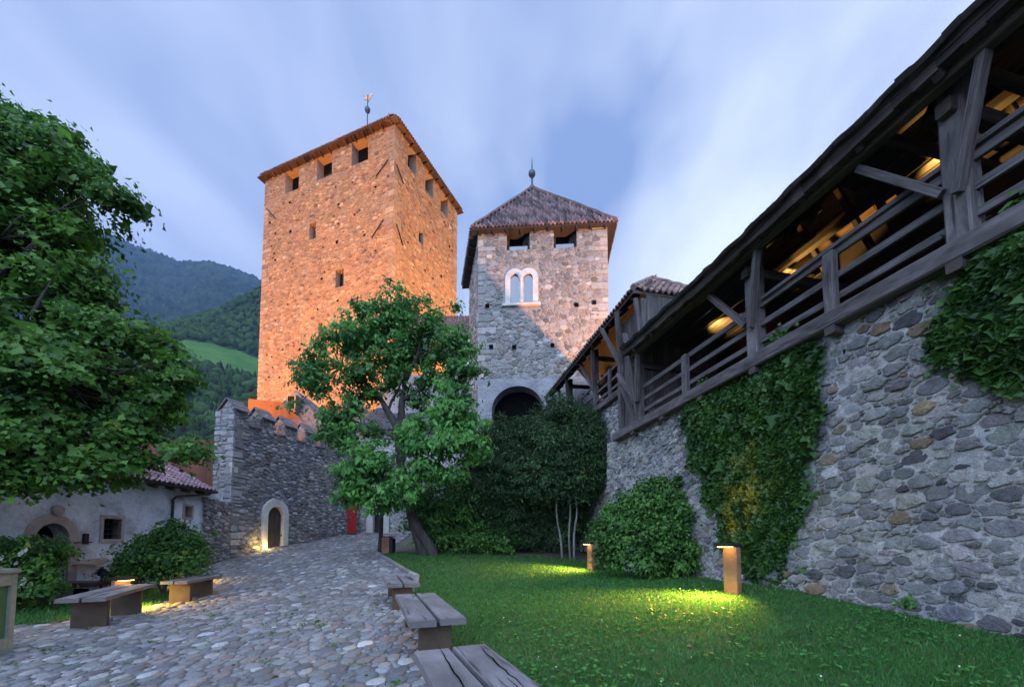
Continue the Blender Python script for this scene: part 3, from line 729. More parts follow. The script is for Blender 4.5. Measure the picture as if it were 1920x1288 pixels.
# ------------------------------------------------------------------ battlemented wall on the left
def merlon_wall():
    root = empty('battlement_wall', (-11.8, 20, 1), label='grey rubble wall with stepped battlements and an arched white doorway', cat='wall')
    W = Wall((-12.29, 18.0), (.277, .961), 1)
    if W.n[0] < 0: W = Wall((-12.29, 18.0), (.277, .961), -1)
    L = 8.75; zt = 6.62; TH = .8
    door = (1.72, 2.65, .4, 3.06)
    bat = lambda s, z: np.clip((3.2 - z) / 3.2, 0, 1) ** 2 * .22
    pal = [(.2, .2, .21), (.28, .28, .29), (.14, .14, .15), (.34, .34, .34), (.25, .22, .19), (.42, .42, .42)]; w = [5, 5, 3, 2.2, 1.2, .7]
    big = [(.3, 3.6), (.9, 4.9)]
    d = stone_face(W, -.1, L, .2, zt, [door], (.2, .14, .1, .07), 1.9, .06, pal, w, 51, quoin=(True, False), mortar=(.2, .195, .19), step=.3, gap=.04, tries=46000, rings=((1.0, -.3), (.9, .6), (.6, 1)), qpal=[(.26, .26, .265), (.2, .2, .205), (.33, .33, .33), (.16, .16, .165), (.3, .28, .26), (.4, .4, .4)], qh=(.12, .34))
    wall_mesh('wall_face', W, d, M['wall_gate'], root, bat)
    # end face towards the house
    Wn = Wall(W.p(-.1, 0, 0)[:2], -W.n, 1)
    if np.dot(Wn.n, -W.d) < 0: Wn = Wall(W.p(-.1, 0, 0)[:2], -W.n, -1)
    e = stone_face(Wn, -.02, 1.05, .0, 7.25, [], (.2, .14, .1), 1.8, .05, [(.3, .3, .3), (.24, .24, .245), (.37, .365, .36), (.18, .18, .185)], [3, 3, 1.5, 1], 52, quoin=(True, True), qh=(.12, .34), qpal=[(.27, .27, .275), (.21, .21, .21), (.36, .36, .36)], mortar=(.24, .24, .235), step=.3, tries=4000, gap=.04)
    wall_mesh('wall_end', Wn, e, M['wall_gate'], root, lambda s, z: np.clip((3.4 - z) / 3.4, 0, 1) ** 2 * .7)
    c = MB(); c.add([W.p(-.08, zt, -.02), W.p(L, zt, -.02), W.p(L, zt, -TH), W.p(-.08, zt, -TH)], [(0, 1, 2, 3)], None, (.25, .25, .25))
    c.add([W.p(-.08, 0, -TH), W.p(L, 0, -TH), W.p(L, zt, -TH), W.p(-.08, zt, -TH)], [(0, 1, 2, 3)], None, (.25, .25, .25)); c.build('wall_core', M['wall_gate'], root)
    for k in range(6):
        s0, s1 = -.1 + 1.4 * k, .58 + 1.4 * k
        zc = 7.3; parts = []
        for wl, a, b, sd in ((W, s0, s1, 60 + k), (Wall(W.p(s0, 0, 0)[:2], -W.n, 1 if np.dot(np.array((-W.n[1], W.n[0])) * -1, -W.d) > 0 else -1), 0, TH, 70 + k)):
            q = stone_face(wl, a, b, zt - .02, zc, [], (.13, .09, .06), 1.6, .045, pal, w, sd, quoin=(False, False), mortar=(.24, .23, .22), step=.2, tries=1500, gap=.035)
            V, F, T = q; X = wl.arr(V); nn = np.array((wl.n[0], wl.n[1], 0))
            F = [f if np.dot(np.cross(X[f[1]] - X[f[0]], X[f[2]] - X[f[0]]), nn) >= 0 else tuple(reversed(f)) for f in F]; parts.append((X, F, T))
        V, F, T = merge(*parts); o = mesh_obj('merlon', V, F, M['wall_gate'], root, T)
        m = MB(); P = [W.p(s1, zt, 0), W.p(s1, zt, -TH), W.p(s1, zc + .4, -TH/2 - .05), W.p(s1, zc, 0)]
        m.add([W.p(s1, zt, 0), W.p(s1, zt, -TH), W.p(s1, zc, -TH), W.p(s1, zc, 0), W.p(s0, zt, -TH), W.p(s0, zc, -TH)], [(0, 1, 2, 3), (1, 4, 5, 2)], None, (.25, .25, .25))
        m.prism([W.p(s0 + .02, zc - .02, -.03), W.p(s0 + .02, zc - .02, -TH + .03), W.p(s0 + .02, zc + .36, -TH/2)], np.append(W.d, 0) * (s1 - s0 - .03), (.28, .27, .26))
        m.build('merlon_core', M['wall_gate'], o)
        cp = MB(); lead = .12
        for side in (1, -1):
            wa, wb = (.14, -TH/2) if side == 1 else (-TH - .14, -TH/2)
            for j in range(3):
                t0, t1 = j / 3 - .02, (j + 1) / 3 + .03
                za = zc - .1 + (.52) * t0; zb_ = zc - .1 + .52 * t1
                a0 = wa + (wb - wa) * t0; a1 = wa + (wb - wa) * t1
                cp.prism([W.p(s0 - .07, za, a0), W.p(s0 - .07, zb_, a1), W.p(s0 - .07, zb_ + .05, a1), W.p(s0 - .07, za + .06 + .015 * j, a0)], np.append(W.d, 0) * (s1 - s0 + .14 + .02 * math.sin(j * 3 + k)), (1.5 + .2 * (j % 2), 1.45, 1.4))
        cp.build('coping', M['slate'], o)
        if k < 5:
            g = MB(); g.prism([W.p(s1 + .02, zt, .1), W.p(s1 + .02, zt + .05, .1), W.p(s1 + .02, zt + .16, -TH/2), W.p(s1 + .02, zt + .02, -TH - .05), W.p(s1 + .02, zt - .02, -TH - .05)], np.append(W.d, 0) * .68, (1.4, 1.4, 1.4)); g.build('sill_slab', M['slate'], root)
    # doorway
    dm = MB(); reveal(dm, W, *door, .5, tint=(.3, .3, .3)); dm.build('door_reveal', M['white_stone'], root)
    arc = arch_pts(1.72, 2.65, .3, 2.56, 3.05, 14); outer = arch_pts(1.44, 2.95, .3, 2.62, 3.43, 18)
    s = MB(); plate(s, W, outer + arc[::-1], [], -.3, .17)
    ds = s.build('door_surround', M['white_stone'], root)
    dd = MB()
    for j in range(5): dd.bar(W.p(1.82 + j * .182, .9, -.06), W.p(1.82 + j * .182, 3.04, -.06), .05, .178, (W.d[0], W.d[1], 0), cham=.05)
    dr = dd.build('door', M['door'], root)
    hb = MB(); hb.tube([W.p(2.5, 1.95, -.02), W.p(2.5, 2.1, .02), W.p(2.5, 2.2, -.02)], .015, 6); hb.build('handle', M['iron'], dr)
    return W
WG = merlon_wall()

# ------------------------------------------------------------------ pale house on the left
def white_house():
    root = empty('plastered_house', (-14, 12.5, 0), label='low pale plastered house with purplish tile roof, round-arched door and barred window', cat='house')
    W = Wall((-12.42, 0.0), (.0085, 1), 1)
    if W.n[0] < 0: W = Wall((-12.42, 0.0), (.0085, 1), -1)
    y0, y1, zb, zt = 5.0, 17.35, -.6, 3.5
    door = arch_pts(10.6, 11.42, -.3, 1.42, 1.84, 14)
    win = [(12.36, 1.43), (12.92, 1.43), (12.92, 2.05), (12.36, 2.05)]; win2 = [(15.36, 2.27), (15.7, 2.27), (15.7, 2.68), (15.36, 2.68)]; dr2 = [(15.68, .2), (16.2, .2), (16.2, 1.62), (15.68, 1.62)]
    m = MB(); plate(m, W, [(y0, zb), (y1, zb), (y1, zt), (y0, zt)], [door, win, win2, dr2], -.5, 0)
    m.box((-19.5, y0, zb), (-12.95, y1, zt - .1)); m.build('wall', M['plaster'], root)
    for n, q, mt in (('doorway', (10.5, 11.5, -.4, 1.9), 'dark'), ('window', (12.3, 13, 1.4, 2.1), 'dark'), ('window', (15.3, 15.75, 2.2, 2.7), 'dark'), ('side_door', (15.6, 16.3, .1, 1.7), 'door')):
        k = MB(); k.add([W.p(q[0], q[2], -.42 if n != 'window' else -.28), W.p(q[1], q[2], -.42 if n != 'window' else -.28), W.p(q[1], q[3], -.42 if n != 'window' else -.28), W.p(q[0], q[3], -.42 if n != 'window' else -.28)], [(0, 1, 2, 3)])
        o = k.build(n, M[mt], root)
        if n == 'doorway':
            s = MB(); plate(s, W, arch_pts(10.36, 11.66, -.3, 1.45, 2.08, 16) + door[::-1], [], -.15, .05); s.build('door_surround', M['pink_stone'], o)
            s = MB(); s.tube([W.p(11.08, 2.2, .0), W.p(11.08, 2.2, .08)], .15, 12); s.build('roundel', M['pink_stone'], o)
            s = MB(); s.bar(W.p(11.5, 1.32, .08), W.p(12.0, 1.33, .08), .03, .03); s.build('iron_latch', M['iron'], o)
        if n == 'window' and q[0] < 13:
            s = MB(); plate(s, W, [(12.26, 1.33), (13.02, 1.33), (13.02, 2.15), (12.26, 2.15)], [win], -.3, .03); s.build('window_frame', M['pink_stone'], o)
            s = MB()
            for j in range(1, 4): s.tube([W.p(12.36 + j * .14, 1.42, -.12), W.p(12.36 + j * .14, 2.06, -.12)], .012, 5)
            for j in range(1, 4): s.tube([W.p(12.36, 1.43 + j * .155, -.12), W.p(12.92, 1.43 + j * .155, -.12)], .012, 5)
            s.build('window_grille', M['iron'], o)
        elif n == 'window':
            s = MB(); plate(s, W, [(15.28, 2.19), (15.78, 2.19), (15.78, 2.76), (15.28, 2.76)], [win2], -.3, .03); s.build('window_frame', M['pink_stone'], o)
    mb = MB(); mb.box((0, 0, 0), (.07, .14, .3), M=Matrix.Translation(W.p(11.78, 1.28, 0)), cham=.01); mb.build('door_bell', M['iron'], root)
    st = MB(); st.prism([W.p(11.5, .72, .0), W.p(11.62, .84, .0), W.p(12.3, .86, .0), W.p(12.42, .76, .0), W.p(12.2, .68, .0)], (.22, 0, 0)); st.build('bracket_stone', M['pink_stone'], root)
    # roof
    ze, xe, xr, zr = 3.36, -12.02, -15.6, 5.28; y1 = 16.45
    rp = MB(); rp.prism([(xe, y0, ze), (xr, y0, zr), (-19.6, y0, ze - .2), (-19.6, y0, ze - .32), (xr, y0, zr - .14), (xe, y0, ze - .1)], (0, y1 - y0 + .1, 0)); roof = rp.build('roof', M['wood_dark'], root)
    V, F, T = tile_slope((xe - .02, y0, ze + .03), (xe - .02, y1 + .1, ze + .03), (xr, y1 + .1, zr + .03), (xr, y0, zr + .03), .2, .3, .04, ((.75, .7, .8), (1.35, 1.25, 1.4)), 80)
    mesh_obj('roof_tile', V, F, M['tile_pink'], roof, T)
    g = MB(); n = 16
    P = []
    for y in (y0, y1 + .05):
        P.append([(xe + .09 - .085 * math.cos(math.pi * i / 8), y, ze - .0 - .085 * math.sin(math.pi * i / 8)) for i in range(9)])
    g.add(P[0] + P[1], [(i, i + 1, i + 10, i + 9) for i in range(8)]); g.build('gutter', M['iron'], root)
    dp = MB(); dp.tube([(xe + .09, 16.2, ze - .1), (xe + .07, 16.1, ze - .16), W.p(14.86, 2.98, .1), W.p(14.74, 2.86, .08), W.p(14.74, 2.5, .08), W.p(14.74, -.1, .08)], .045, 8); dp.build('downpipe', M['iron'], root, True)
    for j in range(int((y1 - y0) / .7)):
        m = MB(); m.bar((-12.5, y0 + .4 + j * .7, ze - .0), (xe + .02, y0 + .4 + j * .7, ze - .16), .1, .12); m.build('rafter', M['wood_dark'], roof)
white_house()

def small_walls():
    # link of rubble between the house and the battlements
    root = empty('garden_wall', (-12.3, 17.6, .4), label='short rubble wall closing the gap between pale house and battlements', cat='wall')
    W = Wall((-12.2, 16.3), (-.05, 1), 1)
    if W.n[0] < 0: W = Wall((-12.2, 16.3), (-.05, 1), -1)
    d = stone_face(W, 0, 1.75, -.2, 3.05, [], (.16, .11, .07), 1.8, .06, [(.2, .2, .21), (.3, .3, .3), (.14, .14, .15), (.4, .4, .4)], [4, 4, 2, 1], 91, quoin=(False, False), mortar=(.2, .2, .19), step=.25, tries=5000, gap=.04)
    wall_mesh('wall_face', W, d, M['wall_gate'], root)
    # rusty screen behind the roof
    c = MB()
    for j in range(5): c.box((-17.2 + j * .78, 18.75, 2.6), (-17.2 + j * .78 + .772, 18.87, 6.02 + .012 * j), cham=.006)
    tag(c.build('corten_screen', M['corten']), 'rusty brown steel screen standing behind the purple tile roof', 'screen')
    # orange floodlit steel stair enclosure with sloping top
    W2 = Wall((-17.4, 26.6), (.78, .62), 1); c = MB()
    c.prism([W2.p(0, 5), W2.p(0, 10.75), W2.p(1.9, 10.95), W2.p(5.6, 8.2), W2.p(5.6, 5)], (-.1, .14, 0))
    tag(c.build('steel_enclosure', M['corten_orange']), 'bright orange floodlit steel wall with sloping top behind the battlements', 'steel wall')
    # slate roofed building
    root = empty('slate_house', (-14, 30, 6), label='dark slate roof with small dormer between orange steel wall and keep', cat='house')
    s = MB(); s.box((-17.0, 28.6, 3), (-11.2, 31.4, 8.0)); s.build('wall', M['rough_plaster'], root)
    A = [(-16.6, 28.3, 10.6), (-15.9, 29.6, 12.5), (-11.6, 30.4, 9.3), (-11.6, 28.4, 7.4)]
    r = MB(); r.prism(A, (0, .4, -.25)); rf = r.build('roof', M['slate'], root)
    V, F, T = tile_slope(A[0], A[3], A[2], A[1], .34, .3, .006, ((.8, .8, .9), (1.3, 1.25, 1.25)), 95, 2); mesh_obj('roof_slate', V + (0, -.02, .02), F, M['slate'], rf, T)
    d = MB(); d.box((-15.75, 28.2, 10.4), (-15.15, 29.4, 11.6)); dd = d.build('dormer', M['slate'], root)
    d = MB(); d.box((-15.68, 28.16, 10.6), (-15.25, 28.19, 11.5)); d.build('dormer_window', M['dark'], dd)
    # back range between battlements and gate tower
    root = empty('back_range', (-6, 27.4, 2), label='pale rough-plastered range with low lean-to roof and white arched doorway behind the trees', cat='building')
    W3 = Wall((-10.0, 26.55), (1, -.045), 1)
    if W3.n[1] > 0: W3 = Wall((-10.0, 26.55), (1, -.045), -1)
    dr = arch_pts(1.05, 1.75, 1.4, 3.1, 3.5, 10)
    d = stone_face(W3, 0, 8.2, .5, 8.6, [(.9, 1.9, 1.3, 3.7)], (.17, .12, .08), 1.6, .05, [(.36, .36, .35), (.3, .3, .3), (.42, .41, .4), (.24, .24, .24)], [4, 4, 3, 1], 93, quoin=(False, False), mortar=(.4, .39, .38), step=.4, tries=12000, gap=.05)
    wall_mesh('wall', W3, d, M['wall_rubble'], root)
    m = MB(); plate(m, W3, arch_pts(.62, 2.1, 1.4, 3.1, 3.95, 12) + dr[::-1], [], -.2, .12); o = m.build('door_surround', M['white_stone'], root)
    m = MB(); m.add([W3.p(.9, 1.3, -.45), W3.p(1.9, 1.3, -.45), W3.p(1.9, 3.6, -.45), W3.p(.9, 3.6, -.45)], [(0, 1, 2, 3)]); m.build('door', M['door'], o)
    A = [W3.p(-.3, 8.5, .4), W3.p(8.3, 8.5, .4), W3.p(8.3, 11.2, -3.6), W3.p(-.3, 11.2, -3.6)]
    r = MB(); r.prism(A, (0, 0, -.15)); rf = r.build('roof', M['wood_dark'], root)
    V, F, T = tile_slope(*A, .22, .36, .035, ((.7, .7, .75), (1.2, 1.1, 1.1)), 97); mesh_obj('roof_tile', V + (0, 0, .03), F, M['slate'], rf, T)
    s = MB(); s.box((-10, 30.2, 2), (-2.6, 30.6, 13.2)); s.build('rear_wall', M['rough_plaster'], root)
    # great hall link between the towers
    root = empty('hall_bridge', (-4, 30, 12), label='tile roofed timber gallery seen in the gap between keep and gate tower', cat='gallery')
    A = [(-9, 28.7, 16.0), (1, 28.7, 16.0), (1, 31.2, 18.9), (-9, 31.2, 18.9)]
    r = MB(); r.prism(A, (0, 0, -.16)); rf = r.build('roof', M['wood_warm'], root)
    V, F, T = tile_slope(*A, .22, .36, .035, ((.8, .75, .75), (1.4, 1.25, 1.2)), 98); mesh_obj('roof_tile', V + (0, 0, .03), F, M['tile'], rf, T)
    b = MB(); b.bar((-9, 29.0, 15.55), (1, 29.0, 15.55), .2, .32); b.build('eave_beam', M['wood_warm'], root)
    b = MB(); b.bar((-9, 29.05, 14.95), (1, 29.05, 14.95), .15, .8); b.build('dark_beam', M['wood_dark'], root)
    for x in (-5.6, -3.6, -1.6):
        b = MB(); b.bar((x, 29.1, 12.6), (x, 29.1, 15.4), .14, .14, (0, 1, 0)); b.build('post', M['wood_warm'], root)
    b = MB(); b.box((-9, 28.9, 8.4), (-2.95, 29.5, 13.3)); b.build('parapet', M['rough_plaster'], root)
small_walls()

# ------------------------------------------------------------------ great stone wall and covered walk on the right
WX = Wall((6.292, 1.391), (-.2158, .9764), 1)
if WX.n[0] > 0: WX = Wall((6.292, 1.391), (-.2158, .9764), -1)
ZS = 4.72
def right_wall():
    root = empty('curtain_wall', tuple(WX.p(7, .4)), label='tall curtain wall of rough grey and brown fieldstones set in pale mortar', cat='wall')
    pal = [(.14, .14, .145), (.185, .185, .187), (.23, .227, .222), (.28, .275, .265), (.085, .085, .09), (.175, .13, .085), (.22, .175, .125), (.31, .3, .285)]
    w = [5, 6, 6, 4, 1.8, .8, .7, 1.6]
    pal2 = [(.2, .2, .21), (.26, .26, .265), (.31, .31, .3), (.36, .35, .33), (.15, .15, .16), (.27, .22, .17)]; w2 = [3, 5, 5, 3, 1.6, 1]
    def cf(x, y, r, rng):
        t = np.clip((x - 6.0) / 2.5, 0, 1)
        return pick(rng, pal2, w2) if rng.random() < t else pick(rng, pal, w)
    bat = lambda s, z: np.clip((2.4 - z) / 2.4, 0, 1) ** 2 * .16 + .03 * np.sin(s * 1.3) * np.sin(z * 1.1 + 1)
    def ok(x, y, r): return y < ZS - .02 and (r < .14 or x < 7.8)
    D = pack(-.6, 13.3, -.1, ZS, (.19, .155, .125, .1, .078, .06, .045, .034), 1.7, ok, 150000, .79, 5)
    hf = lambda x, y, r, rng: (.018 + .14 * r) * rng.uniform(.1, 1.3)
    st = stones(D, 1.7, .045, hf, cf, 18, ((1.02, -.6), (.95, .3), (.86, .85), (.5, 1.0)), 1.42, .075, 6, .12)
    H = lambda X, Y: wnoise(X, Y, 2.2, .024, 1) + wnoise(X, Y, 8, .011, 2)
    mo = hpanel(-.6, 13.4, -.3, ZS + .1, .07, [], H, (.37, .36, .345))
    wall_mesh('wall_face', WX, merge(mo, st), M['wall_rubble'], root, bat)
    c = MB(); c.prism([WX.p(-.6, -.5, -.1), WX.p(-.6, ZS + .05, -.1), WX.p(-.6, ZS + .05, -1.6), WX.p(-.6, -.5, -1.6)], np.append(WX.d, 0) * 14.0, (.3, .3, .3)); c.build('wall_core', M['wall_rubble'], root)
right_wall()

def brace(root, a, b, w, h, up, mat='wood_grey', name='brace', bow=.008, t=(1, 1, 1)):
    m = MB(); m.bar(a, b, w, h, up, t, bow, cham=.1); return m.build(name, M[mat], root)

def gallery():
    root = empty('wall_walk', tuple(WX.p(5, ZS)), label='near covered wall walk of grey weathered timber with rails, struts and lamplit rafters', cat='covered walk')
    zs = 4.88; ze = 6.9; n3 = np.append(WX.n, 0); d3 = np.append(WX.d, 0)
    brace(root, WX.p(-1, zs - .06, .12), WX.p(12.55, zs - .06, .12), .24, .26, (0, 0, 1), name='sill_beam', bow=.03)
    for z, hh in ((5.92, .12), (5.55, .11), (5.22, .11)):
        for a, b in ((-1, 3.42), (3.5, 6.6), (6.66, 10.75)):
            brace(root, WX.p(a, z + random.uniform(-.015, .015), .06), WX.p(b, z + random.uniform(-.015, .015), .06), .06, hh, (0, 0, 1), name='rail', bow=random.uniform(-.02, .02))
    brace(root, WX.p(1.2, 6.02, .1), WX.p(6.4, 6.0, .1), .09, .07, (0, 0, 1), name='rail', bow=.02)
    for s in (.6, 3.46, 6.62, 10.95):
        o = brace(root, WX.p(s, zs, .06), WX.p(s, 7.3, .06), .26 if s < 8 else .18, .26 if s < 8 else .18, n3, name='post', bow=.01, t=(1.15, 1.15, 1.15))
        # struts rising to the eave purlin, one each way, passing outside the rails
        brace(root, WX.p(s + .1, 5.62, .2), WX.p(s + .95, 6.72, .32), .1, .15, n3, name='brace')
        brace(root, WX.p(s - .06, 5.5, .24), WX.p(s - .5, 6.95, .42), .09, .14, n3, name='brace')
        brace(root, WX.p(s, 6.62, .3), WX.p(s, 6.62, -2.1), .16, .18, (0, 0, 1), 'wood_dark', 'tie_beam')
        brace(root, WX.p(s, 7.35, -.25), WX.p(s, 8.3, -1.6), .12, .14, (0, 0, 1), 'wood_dark', 'principal_rafter')
    for s in (2.0, 5.05, 8.72):
        brace(root, WX.p(s, zs + .05, .14), WX.p(s, 5.93, .14), .18, .12, n3, name='baluster', bow=.01, t=(1.1, 1.1, 1.1))
    brace(root, WX.p(11.02, 6.95, .34), WX.p(11.0, 4.95, .14), .1, .14, n3, name='brace')
    # eave and wall plates, collar beams
    brace(root, WX.p(-1, 6.82, .42), WX.p(10.8, 6.82, .42), .16, .18, (0, 0, 1), 'wood_dark', 'eave_purlin', .03)
    brace(root, WX.p(-1, 7.28, .0), WX.p(11.0, 7.28, .0), .18, .18, (0, 0, 1), 'wood_dark', 'wall_plate', .03)
    s = -.2
    while s < 10.9:
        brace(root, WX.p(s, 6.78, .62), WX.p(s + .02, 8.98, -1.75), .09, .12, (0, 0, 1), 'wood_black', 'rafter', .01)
        if int(s * 10) % 3 == 0: brace(root, WX.p(s, 7.02, .15), WX.p(s, 7.02, -2.2), .1, .12, (0, 0, 1), 'wood_dark', 'collar_beam')
        s += .88
    # back: parapet wall towards the valley with small openings
    b = MB()
    Wb = Wall(WX.p(0, 0, -2.75)[:2], WX.d, 1)
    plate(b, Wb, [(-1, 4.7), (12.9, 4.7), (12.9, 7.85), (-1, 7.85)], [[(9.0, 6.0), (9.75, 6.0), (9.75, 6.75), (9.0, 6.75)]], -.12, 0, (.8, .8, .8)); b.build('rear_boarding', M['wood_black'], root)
    fl = MB()
    for j in range(8): fl.prism([WX.p(-1, 4.78, .0 - j * .3), WX.p(-1, 4.83, .0 - j * .3), WX.p(-1, 4.83, -.29 - j * .3), WX.p(-1, 4.78, -.29 - j * .3)], d3 * 13.6)
    fl.build('floor_boards', M['wood_dark'], root)
    for s in np.arange(.4, 12.6, 1.55):
        brace(root, WX.p(s, 4.68, .22), WX.p(s, 4.68, -.6), .16, .16, (0, 0, 1), 'wood_dark', 'floor_joist')
    rl = random.Random(12)
    for a, b in ((-1.1, 2.75), (4.45, 5.35), (7.4, 11.0)):  # planks added to cover the lamplit slope and leave small lit patches
        for j in range(11):
            wj = -.12 - j * .23; e = rl.uniform(-.18, .18); f = rl.uniform(-.18, .18)
            lp = MB(); lp.bar(WX.p(a + (e if a > 0 else 0), 7.42 + .012 * (j % 2), wj), WX.p(b + f, 7.42 + .012 * (j % 2), wj), .17 + .02 * (j % 3), .035, (0, 0, 1), (rl.uniform(.7, 1.2),) * 3); lp.build('shade_plank', M['wood_black'], root)
    for s in (2.95, 3.95, 5.75, 6.2, 7.1):
        brace(root, WX.p(s, 7.1, -.3), WX.p(s + .25, 8.55, -1.3), .12, .14, n3, 'wood_black', 'queen_strut')
        brace(root, WX.p(s, 7.1, -2.5), WX.p(s + .2, 8.75, -1.7), .1, .13, n3, 'wood_black', 'queen_strut')
    for w_, z_ in ((-2.2, 8.25), (-1.1, 8.1), (-1.75, 7.75)): brace(root, WX.p(-1, z_, w_), WX.p(10.9, z_, w_), .15, .17, (0, 0, 1), 'wood_black', 'purlin')
    # roof boards (underside) with gaps, then tiles and a shaggy weathered verge
    wr, zr = -1.75, 9.02; wo = .72
    sl = (zr - ze) / (wo - wr); rb = MB(); rnd = random.Random(3)
    y = wo; k = 0
    while y > wr:
        wd = rnd.uniform(.17, .26); a = y; b_ = max(y - wd + .012, wr)
        sag = lambda s: .05 * math.sin(s * .55 + 1) + .02 * math.sin(s * 1.7 + k)
        P = []; L = np.linspace(-1.2, 10.78 + rnd.uniform(-.04, .04), 16)
        V = []; F = []
        for s in L:
            for w_ in (a, b_):
                z = ze + (wo - w_) * sl + sag(s)
                V += [WX.p(s, z, w_), WX.p(s, z + .03, w_)]
        for i in range(len(L) - 1):
            o = i * 4; F += [(o, o+4, o+6, o+2), (o+1, o+3, o+7, o+5), (o, o+1, o+5, o+4), (o+2, o+6, o+7, o+3)]
        F += [(0, 2, 3, 1), tuple(i + 4 * (len(L) - 1) for i in (0, 1, 3, 2))]
        t = rnd.uniform(.7, 1.25); uv = [(float(s_) , float(k * .3 + q * .1)) for s_ in L for q in range(4)]
        rb.add(V, F, uv, (t, t, t)); y -= wd; k += 1
    roof = rb.build('roof_boards', M['wood_black'], root)  # near-black wood paints in the shade below the courtyard slope
    # valley-side boards above the lamps, the lamplight also painted in as paler wood
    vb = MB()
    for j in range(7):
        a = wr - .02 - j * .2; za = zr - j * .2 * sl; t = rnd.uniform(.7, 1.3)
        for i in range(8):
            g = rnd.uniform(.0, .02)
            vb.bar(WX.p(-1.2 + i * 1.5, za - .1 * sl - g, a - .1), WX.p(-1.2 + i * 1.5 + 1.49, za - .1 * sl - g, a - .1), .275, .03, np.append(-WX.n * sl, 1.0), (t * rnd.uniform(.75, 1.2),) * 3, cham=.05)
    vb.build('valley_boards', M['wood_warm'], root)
    B = [WX.p(10.8, zr - 1.4 * sl, wr - 1.42), WX.p(-1.2, zr - 1.4 * sl, wr - 1.42), WX.p(-1.2, zr + .08, wr), WX.p(10.8, zr + .08, wr)]
    V, F, T = tile_slope(*B, .16, .3, .004, ((.5, .5, .5), (1.2, 1.2, 1.2)), 112, 2); mesh_obj('valley_shingle', V, F, M['shingle'], root, T)
    A = [WX.p(-1.2, ze + .05, wo + .03), WX.p(10.8, ze + .05, wo + .03), WX.p(10.8, zr + .07, wr), WX.p(-1.2, zr + .07, wr)]
    V, F, T = tile_slope(*A, .16, .3, .004, ((.5, .5, .5), (1.2, 1.2, 1.2)), 111, 2)
    # sag with the boards, ragged edges
    sl_ = (V[:, :2] - WX.A) @ WX.d; V[:, 2] += .05 * np.sin(sl_ * .55 + 1) + .015 * np.sin(sl_ * 9)
    mesh_obj('roof_shingle', V, F, M['shingle'], root, T)
    fe = MB(); rnd = random.Random(8)
    s = -1.1
    while s < 10.75:
        L_ = rnd.uniform(.18, .34); dz = .05 * math.sin(s * .55 + 1)
        fe.prism([WX.p(s, ze - .1 + dz + rnd.uniform(-.02, .02), wo - .05), WX.p(s, ze + .09 + dz + rnd.uniform(-.03, .03), wo + .02), WX.p(s, ze + .12 + dz, wo - .12), WX.p(s, ze - .04 + dz, wo - .3)], d3 * L_ , (rnd.uniform(.6, 1.1),) * 3); s += L_
    fe.build('eave_board', M['wood_dark'], root)
    # lamps tucked on the tie beams
    for i, s in enumerate((-.2, 2.0, 4.5, 7.2, 9.6)):
        m = MB(); m.box((-.25, -.05, -.03), (.25, .05, .03), M=Matrix.Translation(WX.p(s, 7.06, -1.5)), cham=.01); m.build('lamp_housing', M['iron'], root)
        li = bpy.data.lights.new('gallery_lamp', 'SPOT'); li.energy = 115; li.color = (1, .55, .13); li.shadow_soft_size = .05; li.spot_size = R(115); li.spot_blend = .3
        lo = bpy.data.objects.new('gallery_lamp', li); lo.location = WX.p(s, 7.14, -1.5); link(lo); lo.rotation_euler = (Vector(WX.p(s, 8.7, -2.3)) - lo.location).to_track_quat('-Z', 'Y').to_euler()
gallery()

